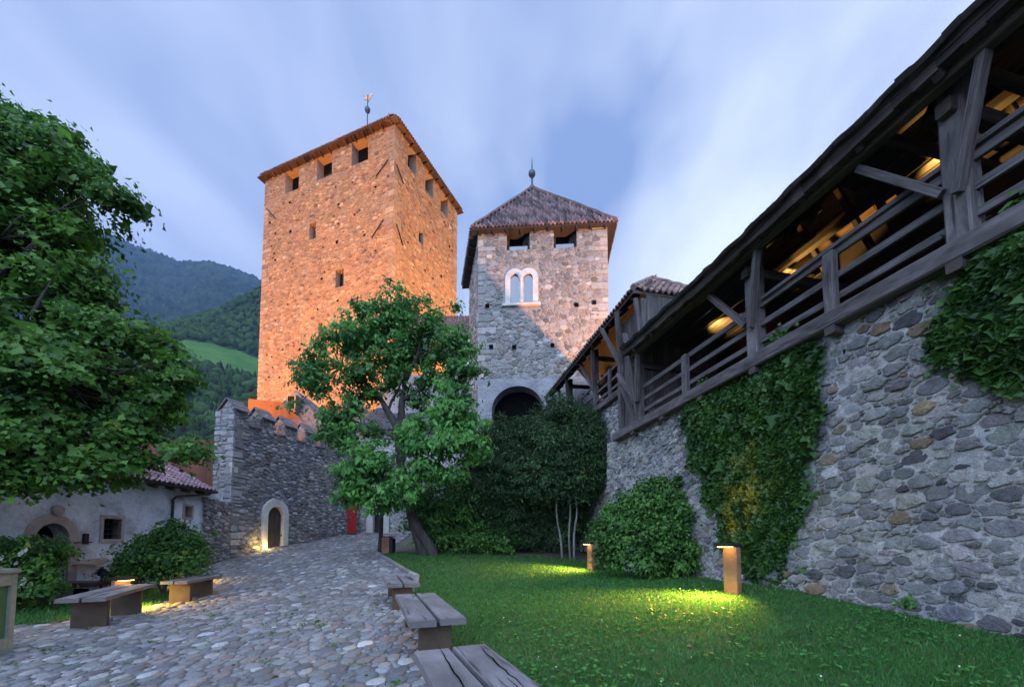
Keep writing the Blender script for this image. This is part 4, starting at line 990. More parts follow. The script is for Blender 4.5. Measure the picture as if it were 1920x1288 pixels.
def gallery_far():
    root = empty('far_wall_walk', (4, 15, 4.8), label='farther taller covered walk with boarded end, hipped tile roof and open rails', cat='covered walk')
    WB = Wall((4.33, 12.25), (-.195, .9808), 1)
    if WB.n[0] > 0: WB = Wall((4.33, 12.25), (-.195, .9808), -1)
    n3 = np.append(WB.n, 0); d3 = np.append(WB.d, 0); ze = 8.98; ov = .66; Wd = 2.8
    # boarded near end: side boards down to the sill and the end gable
    def boards(name, wl, s0, s1, zf, zt, wofs, up):
        m = MB(); s = s0; rnd = random.Random(len(name) + int(s1 * 10))
        while s < s1 - .02:
            w = min(rnd.uniform(.16, .24), s1 - s)
            m.bar(wl.p(s + w/2, zf(s), wofs + rnd.uniform(-.008, .008)), wl.p(s + w/2, zt, wofs), .03, w - .008, up, (rnd.uniform(.75, 1.25),) * 3, cham=.05); s += w
        return m.build(name, M['wood_board'], root)
    W0 = Wall(WX.p(11.0, 0, -.2)[:2], WX.d, -1); W0.n = WX.n
    boards('side_boarding', W0, 0.0, 1.5, lambda s: 4.95, 8.75, 0, (WX.d[0], WX.d[1], 0))
    WE = Wall(W0.p(0, 0, 0)[:2], -WX.n, 1)
    if np.dot(WE.n, WX.d) > 0: WE = Wall(W0.p(0, 0, 0)[:2], -WX.n, -1)
    boards('end_boarding', WE, 0.0, 3.2, lambda s: 4.9, 8.9, 0, (WX.n[0], WX.n[1], 0))
    for s in (0.03, 1.5):
        brace(root, W0.p(s, 4.95, .1), W0.p(s, 8.75, .1), .16, .16, n3, name='post')
    brace(root, W0.p(-.06, 5.2, .14), W0.p(.75, 8.0, .34), .1, .15, n3, name='brace'); brace(root, W0.p(.1, 8.8, .3), W0.p(.06, 7.2, .1), .1, .13, n3, name='brace')
    brace(root, W0.p(1.5, 7.3, .1), W0.p(.95, 8.85, .5), .1, .14, n3, name='brace'); brace(root, W0.p(1.5, 7.3, .1), W0.p(2.1, 8.85, .5), .1, .14, n3, name='brace')
    brace(root, W0.p(.45, 4.95, .1), W0.p(1.5, 6.6, .1), .09, .14, n3, name='brace')
    # raised rubble wall under the far walk
    d = stone_face(WB, 1.3, 10.8, 1.0, 6.5, [], (.17, .12, .08, .055), 1.6, .05, [(.26, .26, .265), (.32, .32, .31), (.2, .2, .21), (.38, .37, .35), (.28, .23, .18)], [4, 4, 2, 3, 1], 121, quoin=(True, False), mortar=(.38, .37, .36), step=.3, tries=26000, gap=.06)
    wl = wall_mesh('stone_base', WB, d, M['wall_rubble'], root)
    e = MB(); e.prism([WB.p(1.3, 1, -.02), WB.p(1.3, 6.5, -.02), WB.p(1.3, 6.5, -2.6), WB.p(1.3, 1, -2.6)], d3 * 9.5, (.34, .34, .33)); e.build('stone_core', M['wall_rubble'], root)
    brace(root, WB.p(1.3, 6.62, .1), WB.p(10.6, 6.62, .1), .22, .24, (0, 0, 1), name='sill_beam', bow=.02)
    for z in (7.75, 7.35, 7.0): brace(root, WB.p(1.5, z, .05), WB.p(10.6, z, .05), .06, .1, (0, 0, 1), name='rail', bow=.02)
    for s in (4.3, 7.4, 10.2):
        brace(root, WB.p(s, 6.7, .06), WB.p(s, ze + .2, .06), .2, .2, n3, name='post')
        brace(root, WB.p(s, 7.5, .14), WB.p(s + .8, ze - .06, .4), .1, .14, n3, name='brace'); brace(root, WB.p(s, 7.5, .14), WB.p(s - .6, ze - .06, .45), .1, .14, n3, name='brace')
        brace(root, WB.p(s, ze - .12, .3), WB.p(s, ze - .12, -Wd), .14, .16, (0, 0, 1), 'wood_dark', 'tie_beam')
    for s in (2.9, 5.9, 8.8): brace(root, WB.p(s, 6.7, .1), WB.p(s, 7.8, .1), .14, .1, n3, name='baluster')
    b = MB(); b.prism([WB.p(1.3, 6.3, -Wd + .3), WB.p(1.3, ze + .1, -Wd + .3), WB.p(1.3, ze + .1, -Wd + .1), WB.p(1.3, 6.3, -Wd + .1)], d3 * 9.5); b.build('rear_boarding', M['wood_dark'], root)
    fl = MB(); fl.prism([WB.p(1.3, 6.5, 0), WB.p(1.3, 6.56, 0), WB.p(1.3, 6.56, -Wd), WB.p(1.3, 6.5, -Wd)], d3 * 9.4); fl.build('floor_boards', M['wood_dark'], root)
    # roof: hip at the near end
    e0, e1 = WB.p(-.05, ze, ov), WB.p(-.05, ze, -Wd - .1); f0, f1 = WB.p(9.6, ze, ov), WB.p(9.6, ze, -Wd - .1)
    mid = (ov - Wd - .1) / 2; r0, r1 = WB.p(1.9, 10.75, mid), WB.p(9.6, 10.75, mid)
    rp = MB(); V = [e0, e1, f1, f0, r0, r1]
    rp.add(V, [(0, 4, 5, 3), (0, 1, 4), (1, 2, 5, 4)]); rp.add([np.array(q) - (0, 0, .08) for q in V], [(0, 3, 5, 4), (0, 4, 1), (1, 4, 5, 2)], None, (1, 1, 1))
    rp.add([e0, e1, f0, f1] + [np.array(q) - (0, 0, .08) for q in (e0, e1, f0, f1)], [(0, 1, 5, 4), (2, 0, 4, 6), (1, 3, 7, 5)])
    roof = rp.build('roof', M['wood_dark'], root)
    up = np.array((0, 0, .03))
    V, F, T = merge(tile_slope(e0+up, e1+up, r0+up, r0+up, .2, .34, .045, ((.9, .85, .8), (1.9, 1.8, 1.7)), 131), tile_slope(f0+up, e0+up, r0+up, r1+up, .2, .34, .045, ((.5, .5, .5), (1.1, 1, 1)), 132), tile_slope(e1+up, f1+up, r1+up, r0+up, .2, .34, .045, ((.9, .85, .8), (1.6, 1.5, 1.4)), 133))
    mesh_obj('roof_tile', V, F, M['tile'], roof, T)
    h = MB()
    for a, b in ((e0, r0), (e1, r0), (r0, r1)): h.tube([a + (b - a) * t + (0, 0, .1 + .02 * math.sin(t * 40)) for t in np.linspace(0, 1, 16)], .1, 6, (1.5, 1.45, 1.4))
    h.build('hip_tile', M['tile'], roof)
    s = .2
    while s < 9.4:
        brace(roof, WB.p(s, ze - .1, ov - .05), WB.p(s, ze + .55, -.1), .09, .11, (0, 0, 1), 'wood_dark', 'rafter'); s += .8
    for s in (3.4, 6.2, 8.6):
        m = MB(); m.box((-.2, -.05, -.03), (.2, .05, .03), M=Matrix.Translation(WB.p(s, ze - .0, -1.2)), cham=.01); m.build('lamp_housing', M['iron'], root)
        li = bpy.data.lights.new('gallery_lamp', 'SPOT'); li.energy = 55; li.color = (1, .5, .12); li.shadow_soft_size = .05; li.spot_size = R(120); li.spot_blend = .35
        lo = bpy.data.objects.new('gallery_lamp', li); lo.location = WB.p(s, ze + .08, -1.2); lo.rotation_euler = (math.pi, 0, 0); link(lo)
gallery_far()

# ------------------------------------------------------------------ cobbles
def cobbles():
    pal = [(.165, .163, .163), (.2, .197, .195), (.135, .133, .136), (.24, .236, .232), (.28, .276, .27), (.18, .15, .14), (.2, .16, .145), (.115, .118, .128), (.36, .36, .355)]
    w = [6, 6, 4, 3, 1.2, 1.4, .8, 2, .5]
    edge = np.array(EDGE)
    def ok(x, y, r):
        if not (inside(np.array([x]), np.array([y]), PATH)[0]): return False
        if x > np.interp(y, edge[:, 1], edge[:, 0]) - r * .6: return False
        if inside(np.array([x]), np.array([y]), STRIP)[0]: return False
        return abs(x) < 1.34 * y + .5
    parts = []
    for (x0, x1, y0, y1, sizes, tries, seg, rings, sd) in (
        (-8.5, 1, 1.6, 8.2, (.088, .074, .06, .048, .038, .029, .022), 90000, 12, ((1.02, -.7), (.95, .25), (.78, .75), (.42, .98)), 141),
        (-12.4, -.5, 8.2, 26.3, (.11, .09, .07, .052), 60000, 8, ((1.0, -.5), (.85, .6), (.45, .98)), 142)):
        D = pack(x0, x1, y0, y1, sizes, .78 if y0 < 5 else .85, ok, tries, .83, sd)
        V, F, T = stones(D, .78 if y0 < 5 else .85, .02, lambda x, y, r, rng: r * rng.uniform(.12, .28), lambda x, y, r, rng: pick(rng, pal, w, .14), seg, rings, 1.34, .05, sd, .55)
        parts.append((V, F, T))
    V, F, T = merge(*parts)
    V[:, 2] += gz(V[:, 0], V[:, 1]) - .009
    F = orient(V, F, (0, 0, 1))
    tag(mesh_obj('cobbled_path', V, F, M['cobble'], None, T, smooth=True), 'uneven cobblestone path climbing to the battlemented wall', 'path', kind='structure')
    # kerb of flat stones along the far lawn edge
    rng = np.random.default_rng(5); mb = MB(); L = 0
    y = 10.2
    while y < 15.5:
        l = rng.uniform(.3, .7); xa = np.interp(y, edge[:, 1], edge[:, 0]); xb = np.interp(y + l, edge[:, 1], edge[:, 0])
        za, zb = g1(xa, y) + .03, g1(xb, y + l) + .03
        mb.bar((xa - .03, y, za), (xb - .03, y + l - .02, zb), .13, .12, tint=pick(rng, pal[:5], w[:5])); y += l
    tag(mb.build('kerb', M['cobble']), 'row of flat kerb stones along the lawn edge', 'kerb', kind='structure')
cobbles()

# ------------------------------------------------------------------ leaves
def leaves(name, P, Nrm, size, mat, parent, tint, stretch=1.5, fold=.25, droop=None, sizevar=.35, seed=1, five=False):
    """leaf blades: base, two shoulders, tip; folded along the midrib. P centres, Nrm rough facing"""
    rng = np.random.default_rng(seed); n = len(P)
    nr = Nrm + rng.normal(0, .55, (n, 3)); nr /= np.linalg.norm(nr, axis=1)[:, None] + 1e-9
    ax = rng.normal(0, 1, (n, 3))
    if droop is not None: ax = ax * .6 + np.array(droop)
    ax -= nr * (ax * nr).sum(1)[:, None]; ax /= np.linalg.norm(ax, axis=1)[:, None] + 1e-9
    bx = np.cross(nr, ax); s = size * np.exp(rng.normal(0, sizevar, n))[:, None]
    w = s / stretch
    if five:   # lobed leaf, 6 points
        V = np.stack([P - ax * s * .5, P - ax * s * .1 + bx * w * .75 + nr * s * fold * .6, P + ax * s * .12 + bx * w * .38 + nr * s * .05, P + ax * s * .55 - nr * s * .12, P + ax * s * .12 - bx * w * .38 + nr * s * .05, P - ax * s * .1 - bx * w * .75 + nr * s * fold * .6], 1).reshape(-1, 3)
        k = np.arange(n)[:, None] * 6; F = np.concatenate([k + np.array([[0, 1, 2, 3]]), k + np.array([[0, 3, 4, 5]])], 0); m = 6
    else:
        V = np.stack([P - ax * s * .5, P + bx * w * .5 + nr * s * fold * .5 - ax * s * .04, P + ax * s * .5 - nr * s * .08, P - bx * w * .5 + nr * s * fold * .5 - ax * s * .04], 1).reshape(-1, 3)
        k = np.arange(n)[:, None] * 4; F = np.concatenate([k + np.array([[0, 1, 2]]), k + np.array([[0, 2, 3]])], 0); m = 4
    T = np.repeat(tint, m, 0)
    return mesh_obj(name, V, F, mat, parent, T)

def crown_points(clumps, density, cluster=26, csize=.22, seed=1, shell=.55, flat=.8, gap=.25, gscale=1.3):
    """leaf clusters over clump ellipsoids: (x, y, z, r). Returns centres, normals, cluster id shade"""
    rng = np.random.default_rng(seed); P = []; Nn = []; S = []
    for (x, y, z, r) in clumps:
        m = max(4, int(density * r * r * 12.6 / 1.0))
        u = rng.normal(0, 1, (m, 3)); u /= np.linalg.norm(u, axis=1)[:, None]
        rad = r * (shell + (1.08 - shell) * rng.random(m) ** .6) * np.where(rng.random(m) < .07, rng.uniform(1.1, 1.4, m), 1) * (1 + .16 * rng.normal(0, 1, m).clip(-1.5, 1.8))
        c = np.array((x, y, z)) + u * rad[:, None] * np.array((1, 1, flat))
        for i in range(m):
            if mnoise.noise(Vector(c[i] * gscale + seed)) < -gap: continue
            k = int(cluster * rng.uniform(.5, 1.4)); rr = csize * rng.uniform(.6, 1.35)
            q = rng.normal(0, 1, (k, 3)) * np.array((1, 1, .55)) * rr * .62
            out = u[i] * .6 + np.array((0, 0, .75))
            P.append(c[i] + q - np.array((0, 0, 1)) * (np.abs(q[:, :2]).sum(1) * .25)[:, None]); Nn.append(np.repeat(out[None] / np.linalg.norm(out), k, 0) + q * .6 / rr)
            S.append(np.full(k, np.clip(rng.normal(.45, .27), 0, 1)))
    P = np.concatenate(P); Nn = np.concatenate(Nn); S = np.concatenate(S)
    T = np.stack([np.clip(S + rng.normal(0, .13, len(S)), 0, 1), np.where(rng.random(len(S)) < .012, rng.random(len(S)) * .6, 0), np.zeros(len(S))], 1)
    return P, Nn, T

def limb(mb, a, b, r0, r1, seed, bend=.12, n=5):
    rng = np.random.default_rng(seed); a = np.asarray(a, float); b = np.asarray(b, float); L = np.linalg.norm(b - a)
    pts = [a + (b - a) * t + (rng.normal(0, bend * L * .35, 3) if 0 < t < 1 else 0) + np.array((0, 0, bend * L * math.sin(t * 3.14) * .4)) for t in np.linspace(0, 1, n)]
    C = catmull(pts, 3); mb.tube(C, list(np.linspace(r0, r1, len(C))), 7, wob=.06)

def px_clumps(L): return L

def maple():
    root = empty('maple_tree', (-11.7, 6.7, -.1), label='big broad-leaved tree spreading its crown over the house from the left edge', cat='tree')
    C = [(-11.65, 8.5, 11.04, 0.55), (-10.75, 8.5, 9.98, 0.68), (-11.65, 8.5, 9.55, 1.14), (-11.14, 8.6, 10.4, 0.46), (-9.9, 8.5, 9.43, 0.7), (-10.43, 8.5, 8.69, 0.91), (-9.13, 8.4, 9.03, 0.47), (-8.55, 8.3, 8.62, 0.31), (-8.25, 8.3, 8.7, 0.16), (-9.01, 8.5, 8.21, 0.39), (-9.43, 8.6, 7.68, 0.58), (-10.33, 8.4, 7.42, 1.07), (-11.29, 8.2, 7.04, 1.21), (-9.4, 8.8, 6.78, 0.53), (-9.8, 8.6, 6.24, 0.98), (-8.34, 8.6, 5.88, 0.55), (-8.83, 8.6, 5.41, 0.81), (-7.75, 8.6, 5.65, 0.39), (-7.32, 8.6, 5.06, 0.41), (-6.88, 8.6, 5.06, 0.18), (-10.16, 8.0, 5.57, 1.18), (-10.67, 7.8, 4.61, 1.15), (-9.13, 8.0, 4.48, 1.07), (-8.34, 8.4, 4.35, 0.84), (-7.63, 8.6, 4.48, 0.41), (-7.62, 8.5, 3.76, 0.41), (-7.12, 8.6, 3.38, 0.3), (-6.8, 8.6, 3.3, 0.1), (-9.31, 7.6, 3.4, 0.91), (-8.75, 8.0, 3.51, 0.86), (-7.93, 8.0, 3.08, 0.51), (-8.27, 7.8, 2.62, 0.29), (-8.84, 7.5, 2.67, 0.36), (-9.09, 7.4, 2.32, 0.22), (-9.56, 7.3, 2.64, 0.49), (-7.6, 8.4, 2.94, 0.22), (-9.83, 8.5, 10.29, 0.11),
         (-13, 7.6, 8.5, 1.6), (-13.3, 7, 6, 2.0), (-13, 6.4, 4.2, 1.6), (-12.8, 7.4, 10.6, 1.1), (-14.4, 6, 7.4, 1.8), (-12.6, 7.6, 4.2, 1.2)]
    P, Nn, T = crown_points(C, 7.8, 82, .3, 201, .45, .82, .1, 1.05)
    leaves('crown', P, Nn, .076, M['leaf_maple'], root, T, 1.05, .25, (0, 0, -.7), .42, 202, True)
    m = MB(); m.tube(catmull([(-11.7, 6.7, -.2), (-11.6, 6.7, 1.2), (-11.75, 6.9, 2.6), (-11.6, 7.1, 3.8), (-11.7, 7.2, 5.5), (-11.9, 7.4, 8.4)], 4), list(np.linspace(.34, .07, 21)), 10, wob=.08)
    for i, (a, b) in enumerate((((-11.65, 7, 3.2), (-8.1, 8.4, 4.9)), ((-11.6, 7.1, 3.6), (-9.3, 8, 6.6)), ((-11.7, 7.1, 4.6), (-9.7, 8.4, 8.2)), ((-11.7, 7, 2.8), (-8.2, 8.4, 3.4)), ((-11.7, 7.2, 5.4), (-10.8, 8.4, 9.0)), ((-11.7, 7, 3), (-14, 6, 6)))): limb(m, a, b, .12, .02, 210 + i, .1)
    sk = [np.array(q) for q in ((-11.6, 7.1, 3.8), (-10.2, 7.6, 4.3), (-9.2, 8.0, 4.7), (-10.6, 7.6, 5.2), (-10.0, 7.8, 6.0), (-11.0, 7.6, 6.6), (-10.4, 8.0, 7.5), (-11.3, 7.7, 7.2), (-10.9, 8.2, 8.8), (-10.0, 7.7, 3.2))]
    for i, c in enumerate(C[:37]): limb(m, min(sk, key=lambda q: np.linalg.norm(q - np.array(c[:3]))), np.array(c[:3]) + (0, 0, .1), .024, .005, 700 + i, .06)
    m.build('trunk', M['bark'], root, True)
maple()

def walnut():
    root = empty('garden_tree', (-3.2, 15, .85), label='leafy green tree with leaning forked trunk at the lawn corner, before the keep', cat='tree')
    up = [(-4.53, 15, 10.19, 0.76), (-5.12, 15, 9.67, 0.84), (-3.62, 15, 9.88, 0.84), (-6.03, 14.8, 9.05, 0.79), (-2.61, 15, 9.36, 0.72), (-4.5, 15.3, 9.1, 1.13), (-6.71, 14.8, 8.54, 0.67), (-5.52, 14.8, 8.14, 1.09), (-3.24, 15.2, 8.63, 1.06), (-2.0, 15, 8.85, 0.56), (-7.08, 14.6, 7.55, 0.66), (-7.56, 14.6, 7.21, 0.39), (-6.49, 14.6, 7.15, 0.82), (-5.3, 14.8, 7.13, 0.75), (-3.96, 15.3, 7.74, 1.02), (-2.63, 15.2, 7.7, 0.85), (-1.8, 15, 7.82, 0.56), (-1.69, 15, 6.91, 0.44), (-2.38, 15, 6.7, 0.64), (-2.11, 15, 10.15, 0.18), (-7.78, 14.6, 6.17, 0.25), (-6.02, 14.6, 6.07, 0.78), (-6.4, 14.5, 5.45, 0.66), (-5.53, 14.5, 5.07, 0.81), (-5.06, 14.6, 8.45, 0.78), (-7.77, 14.6, 7.65, 0.23), (-3.57, 15.4, 6.85, 0.45)]
    lo = [(-2.07, 14.2, 6.13, 0.65), (-1.65, 13.9, 5.47, 0.63), (-2.59, 14, 5.5, 0.67), (-3.32, 14, 5.12, 0.64), (-2.09, 13.8, 4.7, 0.81), (-1.44, 13.7, 4.5, 0.51), (-2.9, 13.8, 4.43, 0.74), (-4.32, 13.7, 4.31, 0.55), (-4.82, 13.6, 4.11, 0.62), (-3.86, 13.7, 3.95, 0.73), (-5.34, 13.6, 3.48, 0.55), (-4.62, 13.6, 3.3, 0.87), (-3.76, 13.7, 3.32, 0.7), (-5.46, 13.5, 2.93, 0.36), (-4.49, 13.5, 2.67, 0.47), (-2.89, 13.8, 3.79, 0.55), (-1.94, 13.5, 3.64, 0.33), (-3.4, 13.7, 2.96, 0.33)]
    P, Nn, T = crown_points(up, 7.6, 40, .25, 221, .4, .85, .07, 1.3)
    leaves('crown', P, Nn, .115, M['leaf_walnut'], root, T, 1.6, .25, (0, 0, -.8), .42, 222)
    P, Nn, T = crown_points(lo, 7.4, 36, .25, 223, .45, .8, .1, 1.3)
    T[:, 0] = np.clip(T[:, 0] * 1.15 + .12, 0, 1)
    leaves('low_foliage', P, Nn, .15, M['leaf_walnut'], root, T, 1.9, .3, (0, 0, -1.3), .42, 224)
    m = MB(); m.tube(catmull([(-3.05, 15, .6), (-3.2, 15, .95), (-3.55, 15, 1.9), (-3.75, 15, 2.7), (-4.0, 15, 3.6), (-4.15, 15, 4.8), (-4.2, 15, 5.6)], 4), [.36, .29, .25, .22, .21, .2, .195, .19] + list(np.linspace(.185, .16, 17)), 10, wob=.1)
    for i, (a, b, r) in enumerate((((-4.2, 15, 5.5), (-5.6, 14.9, 7.6), .16), ((-5.4, 14.9, 7.3), (-6.9, 14.7, 8.2), .08), ((-4.2, 15, 5.5), (-4.0, 15.1, 7.4), .17), ((-4.0, 15.1, 7.3), (-4.5, 15.1, 10.2), .1), ((-4.0, 15.1, 7.4), (-3.2, 15.1, 9.2), .1), ((-4.05, 15, 6.6), (-2.2, 15, 7.8), .08), ((-4.0, 15, 4.0), (-2.2, 13.9, 5.0), .08), ((-3.9, 15, 3.4), (-5.2, 13.7, 3.7), .07), ((-4.6, 15, 6.2), (-4.1, 15.2, 7.6), .06), ((-4.1, 15, 5), (-6, 14.6, 5.8), .07))): limb(m, a, b, r, r * .25, 230 + i, .05)
    sk = [np.array(q) for q in ((-5.0, 14.95, 6.7), (-5.6, 14.9, 7.5), (-6.3, 14.8, 7.8), (-4.1, 15.1, 7.2), (-4.2, 15.1, 8.4), (-4.4, 15.1, 9.4), (-3.6, 15.1, 8.2), (-3.2, 15, 7.3), (-4.1, 15, 5.0), (-3.2, 14.4, 4.5), (-4.6, 14.3, 3.6))]
    for i, c in enumerate(up + lo): limb(m, min(sk, key=lambda q: np.linalg.norm(q - np.array(c[:3]))), np.array(c[:3]) + (0, 0, .1), .035, .007, 760 + i, .1)
    m.build('trunk', M['bark'], root, True)
    f = MB(); f.tube(catmull([(-2.78, 14.9, .6), (-3.0, 14.85, 1.2), (-3.5, 14.85, 2.0), (-3.62, 14.86, 2.6)], 4), list(np.linspace(.22, .13, 13)), 8, wob=.1); f.build('root_fork', M['bark'], root, True)
walnut()

def shrub(name, label, cat, clumps, base, mat, leaf, dens, clus, csz, seed, stems=(), stretch=1.5, droop=(0, 0, -.4), gap=.35, bark='bark', shell=.45, group=None, fold=.25):
    root = empty(name, base, label=label, cat=cat, group=group)
    P, Nn, T = crown_points(clumps, dens, clus, csz, seed, shell, .88, gap, 1.6)
    gr = gz(P[:, 0], P[:, 1]) + .03; k = P[:, 2] > gr; P, Nn, T = P[k], Nn[k], T[k]
    leaves('foliage', P, Nn, leaf, M[mat], root, T, stretch, fold, droop, .3, seed + 1)
    if stems:
        m = MB()
        for i, (a, b, r) in enumerate(stems): limb(m, a, b, r, r * .55, seed + 10 + i, .04)
        m.build('stem', M[bark], root, True)
    return root

shrub('yew_bush', 'dark dense yew with bare pale stems, against the curtain wall under the far walk', 'yew',
      [(1.95, 16.4, 6.76, 0.66), (2.71, 16.4, 6.32, 0.75), (1.73, 16.4, 5.99, 0.97), (0.87, 16.5, 5.91, 0.79), (3.22, 16.3, 5.96, 0.74), (3.58, 16.2, 5.61, 0.61), (2.13, 16.2, 4.96, 1.3), (3.07, 16.1, 4.83, 0.99), (1.06, 16.2, 4.64, 1.08), (2.62, 16.0, 3.86, 1.07), (1.47, 16.1, 3.66, 0.99), (3.25, 16.0, 3.96, 0.6), (0.53, 16.2, 3.78, 0.74), (2.19, 16.8, 3.54, 0.9), (0.92, 17.6, 2.84, 0.94), (1.86, 17.9, 2.16, 1.44), (0.46, 17.8, 1.7, 1.19), (2.78, 17.8, 2.62, 1.19), (3.39, 16.1, 5.15, 0.43)],
      (2.3, 16.2, .75), 'leaf_yew', .1, 13, 44, .28, 241,
      [((1.95, 15.9, .5), (1.75, 16.1, 4.0), .05), ((2.25, 15.9, .5), (2.2, 16.0, 4.4), .045), ((2.4, 15.95, .5), (2.45, 16.1, 4.6), .05)], 3.2, (0, 0, .9), .42, 'bark_pale', .3)
shrub('yew_bush', 'broad dark evergreen in front of the dark gateway, left of the bare-stemmed yew', 'yew',
      [(-0.68, 17.2, 6.1, 0.69), (-0.11, 17.2, 5.76, 0.83), (-1.23, 17, 5.03, 0.91), (-0.44, 16.9, 4.78, 1.18), (0.22, 16.8, 4.54, 0.9), (-1.33, 16.9, 3.89, 1.09), (-0.22, 16.7, 3.53, 1.03), (-1.99, 16.9, 3.44, 0.81), (-1.21, 16.9, 2.78, 0.99), (0.0, 17, 2.68, 0.91), (-0.89, 17.2, 1.91, 0.92), (0.23, 17.4, 1.69, 0.84), (0.56, 17, 5.03, 0.68), (-1.58, 17.2, 5.53, 0.46)],
      (-.6, 17, .8), 'leaf_yew', .1, 13, 44, .28, 243, [((-.5, 16.9, .6), (-.5, 17, 4.5), .08), ((-1.1, 16.9, .6), (-1.3, 17, 3.5), .06)], 3.2, (0, 0, .9), .42, 'bark', .3)
shrub('laurel_bush', 'dark leafy bush close behind the leaning tree trunk', 'bush',
      [(-2.81, 16.6, 2.97, 1.11), (-2.34, 16.4, 1.99, 1.1), (-3.39, 16.3, 1.99, 0.74), (-1.68, 16.2, 1.46, 0.78), (-2.61, 16.1, 1.25, 0.65), (-3.72, 16.8, 2.99, 0.67), (-1.95, 16.6, 2.54, 0.89), (-0.63, 16.3, 1.25, 0.65), (-3.32, 16, 1.25, 0.39)],
      (-1.6, 16.4, .8), 'leaf_bush', .11, 12, 34, .28, 245, [((-1.5, 16.2, .6), (-1.5, 16.3, 2), .04)], 1.8, (0, 0, -.5), .42)
shrub('hazel_bush', 'rounded broad-leaved green bush beside the larger glowing bollard, against the wall', 'bush',
      [(3.46, 10.6, 2.52, 0.43), (3.91, 10.5, 2.58, 0.37), (3.04, 10.6, 2.18, 0.48), (3.59, 10.4, 2.03, 0.64), (4.22, 10.3, 2.09, 0.47), (2.62, 10.6, 1.69, 0.43), (3.14, 10.3, 1.48, 0.69), (3.8, 10.1, 1.48, 0.68), (4.39, 10.1, 1.68, 0.35), (2.36, 10.7, 1.56, 0.26), (2.69, 10.4, 1.08, 0.47), (3.3, 10.0, 0.9, 0.48), (3.91, 9.9, 0.97, 0.5), (4.36, 9.9, 1.16, 0.21), (3.78, 10.5, 2.86, 0.2), (4.41, 10.4, 2.43, 0.19), (2.51, 10.7, 2.12, 0.17)],
      (3.4, 10.4, .5), 'leaf_bush', .085, 22, 40, .2, 247, [((3.4, 10.4, .4), (3.4, 10.4, 1.6), .04), ((3.5, 10.3, .4), (3.9, 10.2, 1.5), .03)], 1.6, (0, 0, -.5), .22)
shrub('small_tree', 'low multi-stemmed little tree with bright green leaves behind the left benches', 'tree',
      [(-8.75, 10.7, 1.45, .42), (-9.35, 10.7, 1.2, .46), (-8.4, 10.6, 1.2, .4), (-9.9, 10.8, .95, .4), (-9.05, 10.5, .85, .46), (-8.25, 10.6, .8, .3), (-9.6, 10.6, .72, .36), (-8.7, 10.5, 1.0, .4), (-8.9, 10.7, 1.75, .22)],
      (-9.15, 10.95, -.05), 'leaf_bush', .085, 24, 34, .17, 249, [((-9.2, 10.9, -.1), (-9.0, 10.7, 1.2), .035), ((-9.15, 10.9, -.1), (-8.7, 10.6, 1.1), .03), ((-9.2, 10.95, -.1), (-9.6, 10.8, .95), .03), ((-9.1, 10.9, -.1), (-8.5, 10.7, .9), .025)], 1.6, (0, 0, -.5), .42)
rose = shrub('rose_bush', 'flowering rose bush with pale blooms in front of the arched house door', 'bush',
      [(-10.9, 9.0, 1.0, .5), (-10.3, 9.0, 1.1, .42), (-9.95, 8.9, 1.0, .36), (-10.6, 8.9, .55, .5), (-11.3, 9, .8, .6), (-10.1, 8.8, .5, .4), (-10.9, 8.7, .2, .4)],
      (-10.6, 8.9, -.08), 'leaf_bush', .085, 22, 34, .17, 251, [((-10.5, 8.9, -.1), (-10.3, 8.9, .9), .02), ((-9.9, 9.0, -.1), (-10.05, 8.9, .7), .02)], 1.6, (0, 0, -.4), .42)
def blooms():
    rng = np.random.default_rng(4)
    for k in range(11):
        c = np.array((rng.uniform(-11.2, -9.9), 8.45 + rng.uniform(-.1, .15), rng.uniform(.3, 1.2))); r = rng.uniform(.03, .055); m = MB()
        for j in range(9):
            a = j * 2.4; t = .3 + .08 * j
            d = np.array((math.cos(a) * t, -.6 * abs(math.sin(j)), math.sin(a) * t)); e = np.array((-math.sin(a), .2, math.cos(a)))
            m.add([c, c + (d + e * .5) * r * 1.4, c + d * r * 2.1 + (0, -r * .4, 0), c + (d - e * .5) * r * 1.4], [(0, 1, 2, 3)], None, (1, 1, 1))
        m.build('rose_bloom', M['petal'], rose)
blooms()
shrub('box_bush', 'small clipped round box bush near the house wall, left of the little tree', 'bush', [(-11.2, 11.7, .28, .36), (-11.0, 11.7, .2, .3)], (-11.2, 11.7, -.1), 'leaf_yew', .06, 60, 30, .12, 253, (), 1.6, (0, 0, .2), .6)

